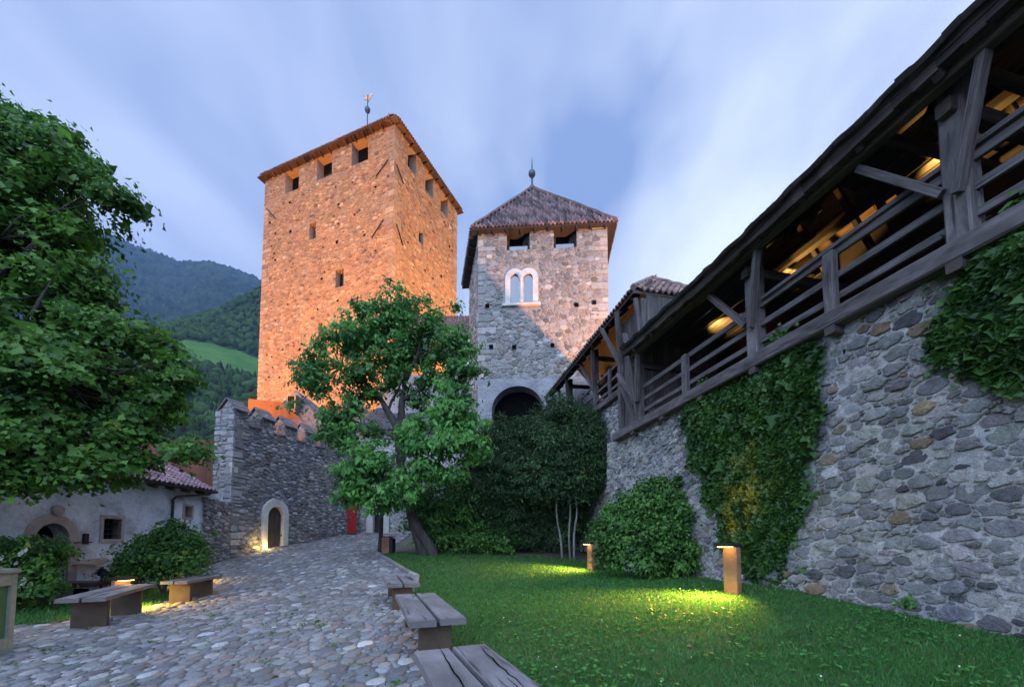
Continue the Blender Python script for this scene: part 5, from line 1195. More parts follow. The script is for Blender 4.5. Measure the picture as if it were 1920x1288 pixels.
# ------------------------------------------------------------------ climbers on the curtain wall
def ivy(label, poly, n, seed, yellow=None, depth=.3, size=.125):
    root = empty('ivy', tuple(WX.p(poly[0][0], poly[0][1])), label=label, cat='ivy')
    rng = np.random.default_rng(seed); Pp = np.array(poly)
    cs, cz = Pp.mean(0)
    s = rng.uniform(Pp[:, 0].min() - .45, Pp[:, 0].max() + .45, n * 3); z = rng.uniform(Pp[:, 1].min() - .2, Pp[:, 1].max() + .2, n * 3)
    sp = np.where(rng.random(len(s)) < .1, .2, .05); js = s + .13 * np.sin(z * 5 + s * 3) + rng.normal(0, 1, len(s)) * sp; jz = z + .1 * np.sin(s * 6) + rng.normal(0, 1, len(s)) * sp
    k = inside(js, jz, poly); s, z = s[k][:n], z[k][:n]
    # distance to the outline thins the edge
    d = np.full(len(s), 9.)
    for i in range(len(poly)):
        a = Pp[i]; b = Pp[(i + 1) % len(poly)]; t = np.clip(((s - a[0]) * (b - a)[0] + (z - a[1]) * (b - a)[1]) / ((b - a) ** 2).sum(), 0, 1)
        d = np.minimum(d, np.hypot(s - a[0] - t * (b - a)[0], z - a[1] - t * (b - a)[1]))
    bulge = np.array([mnoise.fractal(Vector((a * 1.6, b * 1.6, seed)), 1, 2, 3) for a, b in zip(s, z)])
    w = .06 + depth * np.clip(d / .55, 0, 1) * (.55 + .6 * bulge) * rng.random(len(s)) ** .5 + .03
    keep_ = (bulge > -.55) | (rng.random(len(s)) < .4)
    s, z, w, bulge, d = s[keep_], z[keep_], np.maximum(w[keep_], .05), bulge[keep_], d[keep_]
    xy = WX.A[None] + s[:, None] * WX.d + w[:, None] * WX.n; P = np.concatenate([xy, z[:, None]], 1)
    Nn = np.repeat(np.append(WX.n * .9, .55)[None], len(P), 0)
    sh = np.clip(.4 + .35 * bulge + rng.normal(0, .17, len(P)), 0, 1); yl = np.zeros(len(P))
    if yellow:
        for (ys, yz, yr, ya) in yellow: yl = np.maximum(yl, ya * np.clip(1.3 - np.hypot((s - ys) / yr, (z - yz) / yr), 0, 1) * (rng.random(len(P)) < .75))
        clump = np.array([mnoise.noise(Vector((a * 3.2, b * 3.2, 4))) for a, b in zip(s, z)]); yl = yl * np.clip(.6 + 1.6 * clump, 0, 1)
    T = np.stack([sh, yl, np.zeros(len(P))], 1)
    leaves('foliage', P, Nn, size, M['leaf_ivy'], root, T, 1.12, .2, (0, 0, -1.2), .42, seed + 1, True)
    m = MB(); rnd = random.Random(seed)
    for j in range(9):
        a = (rnd.uniform(6.3, 7.2) if len(poly) > 12 else rnd.uniform(1.6, 3.2)); z0 = g1(*WX.p(a, 0)[:2]) if len(poly) > 12 else 3.3
        b = rnd.uniform(Pp[:, 0].min() + .3, Pp[:, 0].max() - .3)
        m.tube(catmull([WX.p(a, z0, .1), WX.p(a + (b - a) * .3, z0 + (4.4 - z0) * .35, .07), WX.p(a + (b - a) * .7, z0 + (4.4 - z0) * .7, .06), WX.p(b, 4.4, .06)], 4), list(np.linspace(.028, .01, 13)), 5)
    m.build('stem', M['bark'], root, True)
ivy('tall climber narrowing to the ground behind the larger bollard, yellowing in the middle',
    [(8.8, 4.92), (8.3, 4.98), (7.6, 4.75), (6.9, 4.82), (6.55, 4.78), (6.25, 5.1), (5.75, 4.9), (5.42, 4.6), (5.3, 4.0), (5.5, 3.6), (5.6, 2.7), (5.85, 1.9), (6.0, 1.2), (6.1, .45), (7.1, .5), (7.3, .9), (7.7, 1.5), (8.2, 2.4), (8.62, 3.3), (8.9, 4.2)], 26000, 261,
    [(7.0, 2.2, .6, .8), (7.25, 1.75, .35, .85), (6.9, 3.0, .4, .35), (6.5, 2.6, .45, .3)], .18, .072)
ivy('hanging dark climber at the right edge just below the timber sill', [(3.55, 4.75), (3.2, 4.95), (2.2, 5.0), (1.2, 5.0), (1.0, 3.3), (2.4, 3.0), (2.95, 3.0), (3.4, 3.3), (3.7, 3.6), (3.85, 3.9)], 15000, 265, None, .22, .072)

def wall_plants():
    root = empty('wall_fern', tuple(WX.p(4.2, .5, .15)), label='small green weed tuft at the foot of the curtain wall', cat='weed')
    rng = np.random.default_rng(9); P = []
    for k in range(60): P.append(WX.p(4.2 + rng.normal(0, .07), .48 + abs(rng.normal(0, .09)), .16 + abs(rng.normal(0, .05))))
    P = np.array(P); leaves('foliage', P, np.repeat(np.append(WX.n, .6)[None], len(P), 0), .06, M['leaf_bush'], root, np.stack([rng.random(60), np.zeros(60), np.zeros(60)], 1), 1.8, .2, (0, 0, .4), .3, 3)
    tall = shrub('wall_creeper', 'small creeper tuft growing from the curtain wall joints above the hazel bush', 'creeper', [tuple(WX.p(9.2, 2.9, .1)) + (.14,), tuple(WX.p(9.25, 2.6, .1)) + (.12,)], tuple(WX.p(9.2, 2.6, .1)), 'leaf_ivy', .07, 60, 16, .1, 267, (), 1.3, (0, 0, -.5), .8)
wall_plants()

# ------------------------------------------------------------------ grass
def grass():
    rng = np.random.default_rng(31); parts = []
    for poly, bands in ((LAWN, ((2.0, 4.2, 6400, .03, .0045), (4.2, 7, 3600, .03, .0065), (7, 11, 1600, .033, .011), (11, 16.2, 700, .04, .017))), (STRIP, ((6, 12.2, 1100, .06, .01),))):
        Pp = np.array(poly); x0, x1 = Pp[:, 0].min(), Pp[:, 0].max()
        for (ya, yb, den, h, wd) in bands:
            n = int((x1 - x0) * (yb - ya) * den); x = rng.uniform(x0, x1, n); y = rng.uniform(ya, yb, n)
            k = inside(x + rng.normal(0, .05, n), y + rng.normal(0, .05, n), poly) & (np.abs(x) < 1.32 * y + .3); x, y = x[k], y[k]
            lush = np.array([mnoise.fractal(Vector((a * .9, b * .9, 2)), 1, 2, 3) for a, b in zip(x[::8], y[::8])]); lush = np.repeat(lush, 8)[:len(x)]
            # thin, dry turf under the shrubs and at worn spots
            k = rng.random(len(x)) < np.clip(.85 + .9 * lush, .18, 1) * np.where(y > 15.0, .45, 1); x, y, lush = x[k], y[k], lush[k]
            parts.append((x, y, h * np.exp(rng.normal(0, .35, len(x))) * (1 + .35 * lush), np.full(len(x), wd), lush))
    x, y, h, wd, lush = (np.concatenate([p[i] for p in parts]) for i in range(5)); n = len(x); z = gz(x, y) - .004
    a = rng.uniform(0, 6.28, n); lean = rng.uniform(.15, 1.0, n) * h; la = rng.uniform(0, 6.28, n)
    dx, dy = np.cos(a) * wd, np.sin(a) * wd
    V = np.stack([np.stack([x - dx, y - dy, z], 1), np.stack([x + dx, y + dy, z], 1), np.stack([x + np.cos(la) * lean, y + np.sin(la) * lean, z + h], 1)], 1).reshape(-1, 3)
    F = np.arange(n * 3).reshape(-1, 3)
    dry = (rng.random(n) < .05 + .1 * np.clip(-lush, 0, 1)) * rng.random(n) * .4
    T = np.repeat(np.stack([np.clip(.38 + .4 * lush + rng.normal(0, .2, n), 0, 1), dry, np.zeros(n)], 1), 3, 0)
    tag(mesh_obj('grass', V, F, M['blade'], None, T), 'short mown grass of the castle lawn', 'grass', kind='stuff')
    # clover leaves and heads scattered in the near lawn
    n = 5200; x = rng.uniform(-.5, 6.2, n); y = 2.3 + 7 * rng.random(n) ** 1.4
    f = np.array([mnoise.fractal(Vector((a * .8, b * .8, 9)), 1, 2, 3) for a, b in zip(x, y)])
    k = inside(x, y, LAWN) & (f + rng.normal(0, .2, n) > .12); x, y = x[k], y[k]; n = len(x)
    P = np.stack([x, y, gz(x, y) + rng.uniform(.03, .06, n)], 1); Pq = np.concatenate([P + np.stack([np.cos(t) * .011 * np.ones(n), np.sin(t) * .011 * np.ones(n), 0 * x], 1) for t in (0, 2.1, 4.2)])
    T = np.tile(np.clip(rng.normal(.75, .2, n), 0, 1)[:, None] * np.array((1., 0, 0)), (3, 1))
    tag(leaves('clover', Pq, np.repeat(np.array((0, 0, 1.6))[None], len(Pq), 0), .034, M['blade'], None, T, 1.0, .1, None, .2, 33), 'clover leaves scattered through the near lawn', 'clover', kind='stuff')
    j = rng.choice(n, 36, replace=False); Q = P[j] + np.array((0, 0, .025)); V = []; F = []
    for c in Q:
        o = len(V); r = rng.uniform(.005, .009)
        for zz, rr in ((-1, .4), (-.2, 1), (.5, .85), (1, .25)):
            for t in range(6): V.append((c[0] + math.cos(t * 1.047) * rr * r, c[1] + math.sin(t * 1.047) * rr * r, c[2] + zz * r))
        for a_ in range(3):
            for t in range(6): F.append((o+a_*6+t, o+a_*6+(t+1) % 6, o+a_*6+6+(t+1) % 6, o+a_*6+6+t))
        F.append(tuple(o + 18 + t for t in range(6)))
    tag(mesh_obj('clover_flower', np.array(V), F, M['petal']), 'tiny white clover heads dotted over the lawn', 'clover', kind='stuff')
    # fallen leaves and weeds between the cobbles
    n = 1500; x = rng.uniform(-7, .2, n); y = 2 + 8 * rng.random(n); e = np.array(EDGE); k = (x < np.interp(y, e[:, 1], e[:, 0])) & inside(x, y, PATH); x, y = x[k], y[k]
    c = rng.integers(0, 60, len(x)); q = rng.random(len(x)) < .8; x = np.where(q, x[c] + rng.normal(0, .05, len(x)), x); y = np.where(q, y[c] + rng.normal(0, .05, len(y)), y)
    P = np.stack([x, y, gz(x, y) + .03], 1); tag(leaves('weeds', P, np.repeat(np.array((0, 0, 1.))[None], len(P), 0), .03, M['blade'], None, np.stack([rng.random(len(x)) * .7, rng.random(len(x)) * .2, 0 * x], 1), 1.7, .3, (0, 0, .7), .4, 35), 'little weeds in the joints of the cobbles', 'weeds', kind='stuff')
grass()
def fallen():
    rng = np.random.default_rng(52); n = 260; x = rng.uniform(-7.5, 5.5, n); y = 2.2 + 11 * rng.random(n) ** 1.2
    k = np.abs(x) < 1.3 * y; x, y = x[k], y[k]; n = len(x)
    P = np.stack([x, y, gz(x, y) + np.where(inside(x, y, LAWN), .035, .03)], 1)
    m = surf_mat('dry_leaf', (.09, .055, .02), (.2, .14, .05), 20, .8, .1, .002)
    tag(leaves('fallen_leaves', P, np.repeat(np.array((0, 0, 1.6))[None], n, 0), .045, m, None, np.ones((n, 3)), 1.5, .3, None, .35, 53), 'a few dry brown leaves scattered on lawn and cobbles', 'leaves', kind='stuff')
fallen()

# ------------------------------------------------------------------ benches
def bench(loc, rz, L, legs, label, group, planks=2, w=.6, H=.45, cracks=(), lw=.165):
    root = empty('bench', loc, rz, label, 'bench', group)
    pw = w / planks - .034; rng = random.Random(int(L * 100 + loc[0] * 10))
    for k in range(planks):
        x = -w / 2 + w / planks * (k + .5); m = MB(); e0, e1 = rng.uniform(-.02, .02), rng.uniform(-.02, .02)
        m.bar((x, -L/2 + e0, H - .035), (x, L/2 + e1, H - .035 + rng.uniform(-.004, .004)), pw, .066, (0, 0, 1), (1, 1, 1), .004, cham=.09)
        pl = m.build('plank', M['wood_bench'], root, local=True)
        if cracks:
            c = MB()
            for (cx, a, b) in cracks[k]:
                pts = [(x + cx + rng.uniform(-.012, .012) + .03 * t, -L/2 + L * (a + (b - a) * t), H + .0045) for t in np.linspace(0, 1, 12)]
                for i in range(11):
                    p, q = pts[i], pts[i+1]; wd = .0045 * math.sin(math.pi * (i + .5) / 11) + .0012
                    c.add([(p[0] - wd, p[1], p[2]), (p[0] + wd, p[1], p[2]), (q[0] + wd, q[1], q[2]), (q[0] - wd, q[1], q[2])], [(0, 1, 2, 3)])
            c.build('crack', M['dark'], pl, local=True)
    for y in legs:
        m = MB(); m.box((-lw, y - .05, -.12), (lw, y + .05, H - .07), cham=.006); m.build('leg', M['bench_leg'], root, local=True)
    return root
def bench_at(near, far, side_w, z, label, group, legs=(.3, .3), **kw):
    (x0, y0), (x1, y1) = near, far; L = math.hypot(x1 - x0, y1 - y0); rz = math.atan2(y1 - y0, x1 - x0) - math.pi / 2
    return bench(((x0 + x1) / 2, (y0 + y1) / 2, z - .45), rz, L, (-L/2 + legs[0], L/2 - legs[1]), label, group, w=side_w, **kw)
RB = 'two-plank benches along the edge of the lawn'
bench_at((.29, 1.25), (-.475, 3.25), .6, .535, 'nearest two-plank bench, cut by the bottom edge, with long cracks in its planks', RB, cracks=[[(.02, .45, 1.0), (-.05, .2, .5)], [(.03, .5, .97), (-.03, .1, .6)]])
bench_at((-.73, 4.13), (-1.45, 6.2), .6, .58, 'middle bench of the three along the lawn edge, grey planks on rusty legs', RB, (.22, .35))
bench_at((-1.82, 6.95), (-2.52, 8.95), .58, .65, 'farthest and smallest of the three benches along the lawn edge', RB, (.2, .3))
LB = 'dark benches left of the cobbled path'
bench_at((-6.66, 6.4), (-7.72, 8.5), .62, .48, 'long dark bench on two brown slab legs, foremost on the left side', LB, (.38, .45), H=.45, lw=.22)
bench_at((-7.52, 9.2), (-7.85, 10.75), .56, .47, 'shorter bench lit yellow on one leg, in front of the little tree', LB, (.3, .35), lw=.21)

# ------------------------------------------------------------------ bollard lamps
def bollard(name, loc, rz, h, label, group, power, cone=116, aim=42):
    """flat steel post, broad face towards local -Y, head reaching out over it"""
    root = empty(name, loc, rz, label, 'lamp', group)
    m = MB(); m.box((-.15, -.045, -.1), (.15, .055, h - .06), cham=.006); m.build('post', M['corten_lamp'], root, local=True)
    m = MB(); m.box((-.175, -.24, h - .065), (.175, .065, h), cham=.012); hd = m.build('head', M['iron'], root, local=True)
    m = MB(); m.box((-.12, -.2, h - .075), (.12, -.09, h - .0655)); m.build('lens', M['glow'], hd, local=True)
    li = bpy.data.lights.new('bollard_light', 'SPOT'); li.energy = power; li.color = (1, .60, .10); li.spot_size = R(cone); li.spot_blend = .95; li.shadow_soft_size = .06
    lo = bpy.data.objects.new('bollard_light', li); link(lo)
    Rm = Matrix.Rotation(rz, 4, 'Z')
    lo.location = Vector(loc) + Rm @ Vector((0, -.19, h - .09)); lo.rotation_euler = (R(-aim), 0, rz)
    return root
rw = math.atan2(WX.n[1], WX.n[0]) + math.pi / 2
BG = 'bollard lamps on the lawn'
bollard('bollard_lamp', (3.95, 7.42, g1(3.95, 7.42)), rw + .12, .9, 'larger rusty bollard lamp glowing on the lawn in front of the climber', BG, 1900)
bollard('bollard_lamp', (2.54, 13.3, g1(2.54, 13.3)), rw + .12, .9, 'smaller distant bollard lamp at the edge of the lawn by the dark yew stems', BG, 1900)
LG = 'low lamps behind the left benches'
bollard('bollard_lamp', (-8.5, 9.0, g1(-8.5, 9) ), R(74), .68, 'low lamp glowing orange just behind the long left bench', LG, 480, 150, 40)
bollard('bollard_lamp', (-10.0, 12.5, g1(-10, 12.5)), R(70), .62, 'low dark lamp behind the shorter left bench, under the little tree', LG, 260, 130, 40)

def door_lamp():
    p = np.array((-11.85, 19.05, 0)); z = g1(p[0], p[1])
    root = empty('floor_lamp', (p[0], p[1], z), label='squat round lamp glowing yellow on the ground beside the arched doorway', cat='lamp')
    m = MB(); m.tube([(p[0], p[1], z - .05), (p[0], p[1], z + .17)], [.15, .16], 14); m.build('body', M['pink_stone'], root, True)
    m = MB(); m.tube([(p[0], p[1], z + .17), (p[0], p[1], z + .22), (p[0], p[1], z + .26)], [.15, .16, .1], 14); m.build('shade', M['glow_soft'], root, True)
    for d, e in (((.34, -.05, .34), 16), ((.3, .45, .22), 12)):
        li = bpy.data.lights.new('door_light', 'POINT'); li.energy = e; li.color = (1, .68, .2); li.shadow_soft_size = .1
        lo = bpy.data.objects.new('door_light', li); lo.location = (p[0] + d[0], p[1] + d[1], z + d[2]); link(lo)
door_lamp()

# ------------------------------------------------------------------ small things
def bin_cabinet():
    root = empty('waste_bin', (-6.5, 4.78, -.03), R(8), 'green metal waste bin with cream frame, cut by the left edge', 'bin')
    m = MB()
    for x in (-.36, .315):
        for y in (-.34, .28): m.box((x, y, 0), (x + .055, y + .07, .98), cham=.006)
    m.box((-.3, -.335, 0), (.31, -.275, .2), cham=.006); m.box((.305, -.28, 0), (.365, .29, .2), cham=.006)
    m.box((-.3, -.335, .84), (.31, -.275, .98), cham=.006); m.box((.305, -.28, .84), (.365, .29, .98), cham=.006)
    m.build('frame', M['bin_cream'], root, local=True)
    m = MB(); m.box((-.31, -.3, .02), (.33, .3, .96)); m.build('green_panel', M['bin_green'], root, local=True)
    m = MB(); m.box((-.4, -.38, .985), (.4, .38, 1.045), cham=.02); m.box((-.3, -.28, 1.04), (.3, .28, 1.075), cham=.02); m.build('lid', M['bin_cream'], root, local=True)
    m = MB(); m.tube([(.372, -.25, .72), (.385, -.2, .55), (.372, -.1, .3)], .008, 5); m.build('strap', M['iron'], root, local=True)
bin_cabinet()

def path_things():
    z = g1(-5.1, 16.8)
    root = empty('litter_bin', (-5.08, 16.75, z), R(-12), 'small rusty box bin with dark lid beside the thin dark post', 'bin')
    m = MB(); m.box((-.17, -.15, -.05), (.17, .15, .6), cham=.008); m.build('body', M['corten_lamp'], root, local=True)
    m = MB(); m.box((.175, -.12, .0), (.3, .14, .56), cham=.01); m.build('side_bag', M['iron'], root, local=True)
    m = MB(); m.box((-.18, -.16, .603), (.3, .16, .64), cham=.008); m.build('lid', M['iron'], root, local=True)
    z = g1(-5.4, 16.9); root = empty('slim_tree', (-5.42, 16.9, z), label='thin straight dark young tree trunk rising into the foliage at the path edge', cat='tree')
    m = MB(); m.tube(catmull([(-5.42, 16.9, z - .1), (-5.4, 16.9, z + 1.2), (-5.43, 16.92, z + 2.6), (-5.3, 16.95, z + 3.8)], 4), list(np.linspace(.095, .05, 13)), 8, wob=.05); m.build('trunk', M['bark'], root, True)
    P, Nn, T = crown_points([(-5.3, 16.9, 4.6, .6), (-5.7, 16.7, 4.2, .4)], 8, 26, .2, 301, .4, .9, .5, 1.5); leaves('crown', P, Nn, .1, M['leaf_walnut'], root, T, 1.6, .25, (0, 0, -.8), .3, 302)
    z = g1(-9.9, 25.3); root = empty('banner_stand', (-9.9, 25.3, z), R(4), 'tall plain red information panel standing before the battlemented wall', 'panel')
    m = MB(); m.box((-.3, -.03, .02), (.3, .03, 1.9), cham=.006); m.build('panel', M['red'], root, local=True)
    m = MB(); m.box((-.34, -.2, -.03), (.34, .2, .018), cham=.004); m.build('base_plate', M['iron'], root, local=True)
    z = g1(-10.8, 10.2) - .05; root = empty('stone_trough', (-10.9, 10.3, z), R(14), 'low masonry trough with dark slab and iron flower in front of the pale house', 'trough')
    m = MB(); m.box((-.75, -.3, -.1), (.6, .3, .42), cham=.03); m.build('basin', M['rough_plaster'], root, local=True)
    m = MB(); m.box((-.62, -.36, .42), (.66, .36, .5), cham=.015); m.build('slab', M['wood_dark'], root, local=True)
    m = MB(); m.box((.2, -.325, .05), (.5, -.3, .36), cham=.004); m.build('hatch', M['dark'], root, local=True)
    m = MB(); m.tube([(.62, -.1, -.1), (.62, -.1, .72)], .02, 6)
    for j in range(9):
        a = j * .7; m.tube([(.62, -.1, .62 + .03 * (j % 4)), (.62 + .07 * math.cos(a), -.1 + .07 * math.sin(a), .7 + .05 * (j % 4)), (.62 + .13 * math.cos(a), -.1 + .13 * math.sin(a), .66 + .06 * (j % 4))], [.012, .035, .012], 6)
    m.build('iron_flower', M['iron'], root, local=True)
    # low field stone edging beside the trough
    root = empty('low_wall', (-10.0, 12.4, -.1), label='low grey stone kerb wall behind the little tree', cat='wall')
    m = MB(); m.bar((-11.0, 12.6, -.02), (-8.9, 13.4, .06), .34, .34, bow=.02); m.build('wall_body', M['rough_plaster'], root)
path_things()

# ------------------------------------------------------------------ hills and mountain
PITCH = R(3.4)
def elev(px, py):
    u = (px - 960) / 770; v = (969.3 - py) / 770; y = math.cos(PITCH) - math.sin(PITCH) * v
    return u / y, (math.sin(PITCH) + math.cos(PITCH) * v) / y
def profile(tab):
    q = sorted(elev(*t) for t in tab); return np.array([a for a, _ in q]), np.array([b for _, b in q])
MR = profile([(-900, 330), (-500, 380), (-200, 345), (0, 360), (100, 405), (170, 432), (200, 437), (225, 448), (250, 460), (300, 477), (330, 488), (352, 490), (390, 489), (420, 497), (440, 505), (470, 514), (490, 525), (560, 570), (700, 720), (850, 830), (1100, 900)])
HR = profile([(-900, 560), (-300, 640), (100, 655), (250, 640), (300, 622), (340, 602), (400, 588), (440, 566), (488, 540), (560, 560), (700, 720), (900, 900), (1200, 960)])
MEADOW = []
def mountain():
    u = np.linspace(-2.6, .35, 620); ds = np.concatenate([np.linspace(900, 2800, 150), np.linspace(2840, 3600, 12)])
    U, D = np.meshgrid(u, ds, indexing='ij'); E = np.interp(U, *MR)
    t = np.clip((D - 900) / 1900, 0, 1); Z = E * 2800 * (t ** .92) - 62 * (1 - t)
    Z = np.where(D > 2800, Z - (D - 2800) * .5, Z)
    nz = np.empty(Z.size); X = (U * D).ravel(); Y = D.ravel()
    for i in range(Z.size): nz[i] = mnoise.fractal(Vector((X[i] * .0022, Y[i] * .0022, 1)), 1, 2.1, 6)
    nz = nz.reshape(Z.shape); far = np.sin(np.clip(t, 0, 1) * math.pi)
    Z = Z + nz * 90 * far + RNG.normal(0, 9.5, Z.shape) * np.clip(t * 3, 0, 1)
    # slanting gullies
    Z += 26 * far * np.abs(np.sin(U * 46 + D * .0016 + nz * 1.2))
    m, nt, b, out = new_mat('mountain_forest'); co = coords(nt)
    n1 = tnoise(nt, co, .016, 9, .78); n2 = tnoise(nt, co, .0024, 6, .6, .5); n3 = tnoise(nt, co, .0052, 7, .72, .6)
    c = ramp(nt, n1, [(.4, (.003, .009, .009)), (.62, (.055, .088, .055))]); c = mixc(nt, .5, c, ramp(nt, n2, [(.4, (.6, .65, .7)), (.62, (1.35, 1.3, 1.1))]), 'MULTIPLY')
    c = mixc(nt, ramp(nt, n3, [(.655, (0, 0, 0)), (.69, (.9, .9, .9))]), c, (.34, .3, .26))
    nt.links.new(c, b.inputs['Base Color']); b.inputs['Roughness'].default_value = 1; b.inputs['Specular IOR Level'].default_value = 0
    bump(nt, b, n1, 1, 12)
    tag(mesh_obj('mountain', np.stack([U * D, D, Z], -1), grid_faces(len(u), len(ds))[:, ::-1], m), 'steep blue-green forested mountain ridge on the left', 'mountain', kind='structure')

def hill_z(u, d):
    E = np.interp(u, *HR); r0 = 920.
    # lower slope, meadow shelf, upper wooded slope
    e_m = np.interp(u, [-1.2, -.82, -.62, -.4], [.50, .475, .42, .35])
    zm = e_m * 640
    a = np.clip((d - 190) / 390, 0, 1); z1 = -62 + (zm * .86 + 62) * a ** .95
    b = np.clip((d - 580) / 120, 0, 1); c = np.clip((d - 700) / 220, 0, 1)
    z = z1 + (zm * 1.19 - zm * .86) * b + (E * r0 - zm * 1.19) * c
    return np.where(d > r0, E * r0 - (d - r0) * .7, z)
def hill():
    u = np.linspace(-2.6, .35, 240); ds = np.linspace(185, 1150, 130); U, D = np.meshgrid(u, ds, indexing='ij'); Z = hill_z(U, D)
    m = surf_mat('hill_ground', (.018, .04, .016), (.035, .065, .024), .02, 1, .4, 2, fine=.15, spec=0)
    tag(mesh_obj('hill', np.stack([U * D, D, Z], -1), grid_faces(len(u), len(ds))[:, ::-1], m, smooth=True), 'nearer wooded hill below the mountain', 'hill', kind='structure')
    # meadow shelf
    u = np.linspace(-.86, -.585, 60); ds = np.linspace(585, 700, 30); U, D = np.meshgrid(u, ds, indexing='ij'); Z = hill_z(U, D) + 1.2
    F = grid_faces(len(u), len(ds)); cu = U.ravel()[F].mean(1); cd = D.ravel()[F].mean(1)
    F = F[(np.abs(cd - 640) < 56 * np.sqrt(np.clip(1 - ((cu + .70) / .14) ** 2, 0, 1)) + 4 * np.sin(cu * 90)) & (np.abs(cu + .7) < .14)]
    mm = surf_mat('meadow_grass', (.05, .12, .03), (.085, .17, .045), .03, 1, .2, .5, fine=.4, spec=0)
    tag(mesh_obj('meadow', np.stack([U * D, D, Z], -1), F[:, ::-1], mm, smooth=True), 'bright green sloping meadow in the wooded hill', 'meadow', kind='structure')
    # woods: individual crowns in one mass
    rng = np.random.default_rng(77); bm = bmesh.new(); bmesh.ops.create_icosphere(bm, subdivisions=2, radius=1); S = np.array([v.co[:] for v in bm.verts]); Fi = np.array([[v.index for v in f.verts] for f in bm.faces]); bm.free()
    n = 6500; d = 230 + 700 * rng.random(n) ** .8; uu = rng.uniform(-1.5, -.36, n)
    inm = (np.abs(d - 640) < 60) & (np.abs(uu + .7) < .145) & (((uu + .7) / .15) ** 2 + ((d - 640) / 62) ** 2 < 1.0); uu, d = uu[~inm], d[~inm]
    V = []; T = []; n = len(d); zz = hill_z(uu, d)
    con = rng.random(n) < np.where(d < 580, .5, .25)
    for i in range(n):
        r = rng.uniform(4.2, 7.5) * (1 if not con[i] else .62); q = S + RNG.normal(0, .11, S.shape)
        if con[i]:
            hgt = rng.uniform(2.4, 3.4); k = (q[:, 2:] + 1) / 2; q = np.concatenate([q[:, :2] * (1.15 - k) * 1.1, (k * 2 - .7) * hgt * .8], 1)
        else: q = q * np.array((1, 1, rng.uniform(.85, 1.3)))
        V.append(q * r + np.array((uu[i] * d[i], d[i], zz[i] + r * .75))); s = rng.uniform(.0, .7) if con[i] else rng.uniform(.35, 1.0)
        T.append(np.repeat(np.array([[s, 0, 0]]), len(S), 0))
    F = (Fi[None] + (np.arange(n) * len(S))[:, None, None]).reshape(-1, 3)
    m, nt, b, out = new_mat('woods'); a = N(nt, 'ShaderNodeAttribute', attribute_name='tint'); sep = N(nt, 'ShaderNodeSeparateColor'); nt.links.new(a.outputs['Color'], sep.inputs[0])
    c = ramp(nt, sep.outputs[0], [(0, (.012, .03, .016)), (.45, (.03, .062, .022)), (1, (.065, .115, .036))]); co = coords(nt); n1 = tnoise(nt, co, .5, 6, .7)
    c = mixc(nt, .8, c, ramp(nt, n1, [(.32, (.4, .42, .4)), (.66, (1.5, 1.5, 1.4))]), 'MULTIPLY'); nt.links.new(c, b.inputs['Base Color']); b.inputs['Roughness'].default_value = 1; b.inputs['Specular IOR Level'].default_value = 0; bump(nt, b, n1, 1, 2.5)
    tag(mesh_obj('woods', np.concatenate(V), F, m, None, np.concatenate(T), smooth=True), 'mixed woodland covering the hill around the meadow', 'woods', kind='stuff')
mountain(); hill()

def haze():
    m = bpy.data.materials.new('haze'); m.use_nodes = True; nt = m.node_tree; nt.nodes.clear()
    o = nt.nodes.new('ShaderNodeOutputMaterial'); v = N(nt, 'ShaderNodeVolumePrincipled', Density=HAZE, Anisotropy=0.0); v.inputs['Color'].default_value = (.42, .64, 1, 1)
    nt.links.new(v.outputs[0], o.inputs['Volume'])
    b = MB(); b.box((-8000, -600, -70), (1500, 3700, 2550)); tag(b.build('haze', m), 'thin blue evening haze in the valley air', 'haze', kind='stuff')
HAZE = .85e-4
haze()

# ------------------------------------------------------------------ light
def spot(name, loc, target, energy, col, size, blend=.5, soft=.3):
    li = bpy.data.lights.new(name, 'SPOT'); li.energy = energy; li.color = col; li.spot_size = R(size); li.spot_blend = blend; li.shadow_soft_size = soft
    o = bpy.data.objects.new(name, li); o.location = loc; link(o)
    o.rotation_euler = (Vector(target) - Vector(loc)).to_track_quat('-Z', 'Y').to_euler(); return o
ORANGE = (1, .34, .075)
spot('keep_floodlight', (-22, 14, 6.5), (-18, 36, 26), 66000, ORANGE, 75, .6)
spot('keep_floodlight', (-16.5, 20.5, 6.3), (-18, 36, 20), 9500, ORANGE, 100, .6)
spot('keep_floodlight', (6, 34, 14), (-8, 38, 28), 38000, (1, .42, .15), 85, .5)
spot('keep_floodlight', (-15.4, 19.7, 5.9), (-11.6, 23.6, 7.2), 900, ORANGE, 70, .5)
spot('tower_floodlight', (10.6, 15, 4.6), (2.5, 23, 16), 23000, (1, .45, .2), 80, .4, .15)

SUN_EL, SUN_ROT = R(52), R(203)
w = bpy.data.worlds.new("World"); sc.world = w; w.use_nodes = True
nt = w.node_tree; nt.nodes.clear()
out = nt.nodes.new('ShaderNodeOutputWorld'); bg = nt.nodes.new('ShaderNodeBackground')
sky = nt.nodes.new('ShaderNodeTexSky'); sky.sky_type = 'NISHITA'; sky.sun_disc = False; sky.sun_elevation = SUN_EL; sky.sun_rotation = SUN_ROT
tc = nt.nodes.new('ShaderNodeTexCoord'); sx = nt.nodes.new('ShaderNodeSeparateXYZ'); nt.links.new(tc.outputs['Generated'], sx.inputs[0])
def mth(op, a, b=None, c=None):
    n = nt.nodes.new('ShaderNodeMath'); n.operation = op
    for i, v in enumerate((a, b, c)):
        if v is None: continue
        if hasattr(v, 'links'): nt.links.new(v, n.inputs[i])
        else: n.inputs[i].default_value = v
    return n.outputs[0]
zc = mth('ADD', mth('MAXIMUM', sx.outputs[2], 0.0), .22)
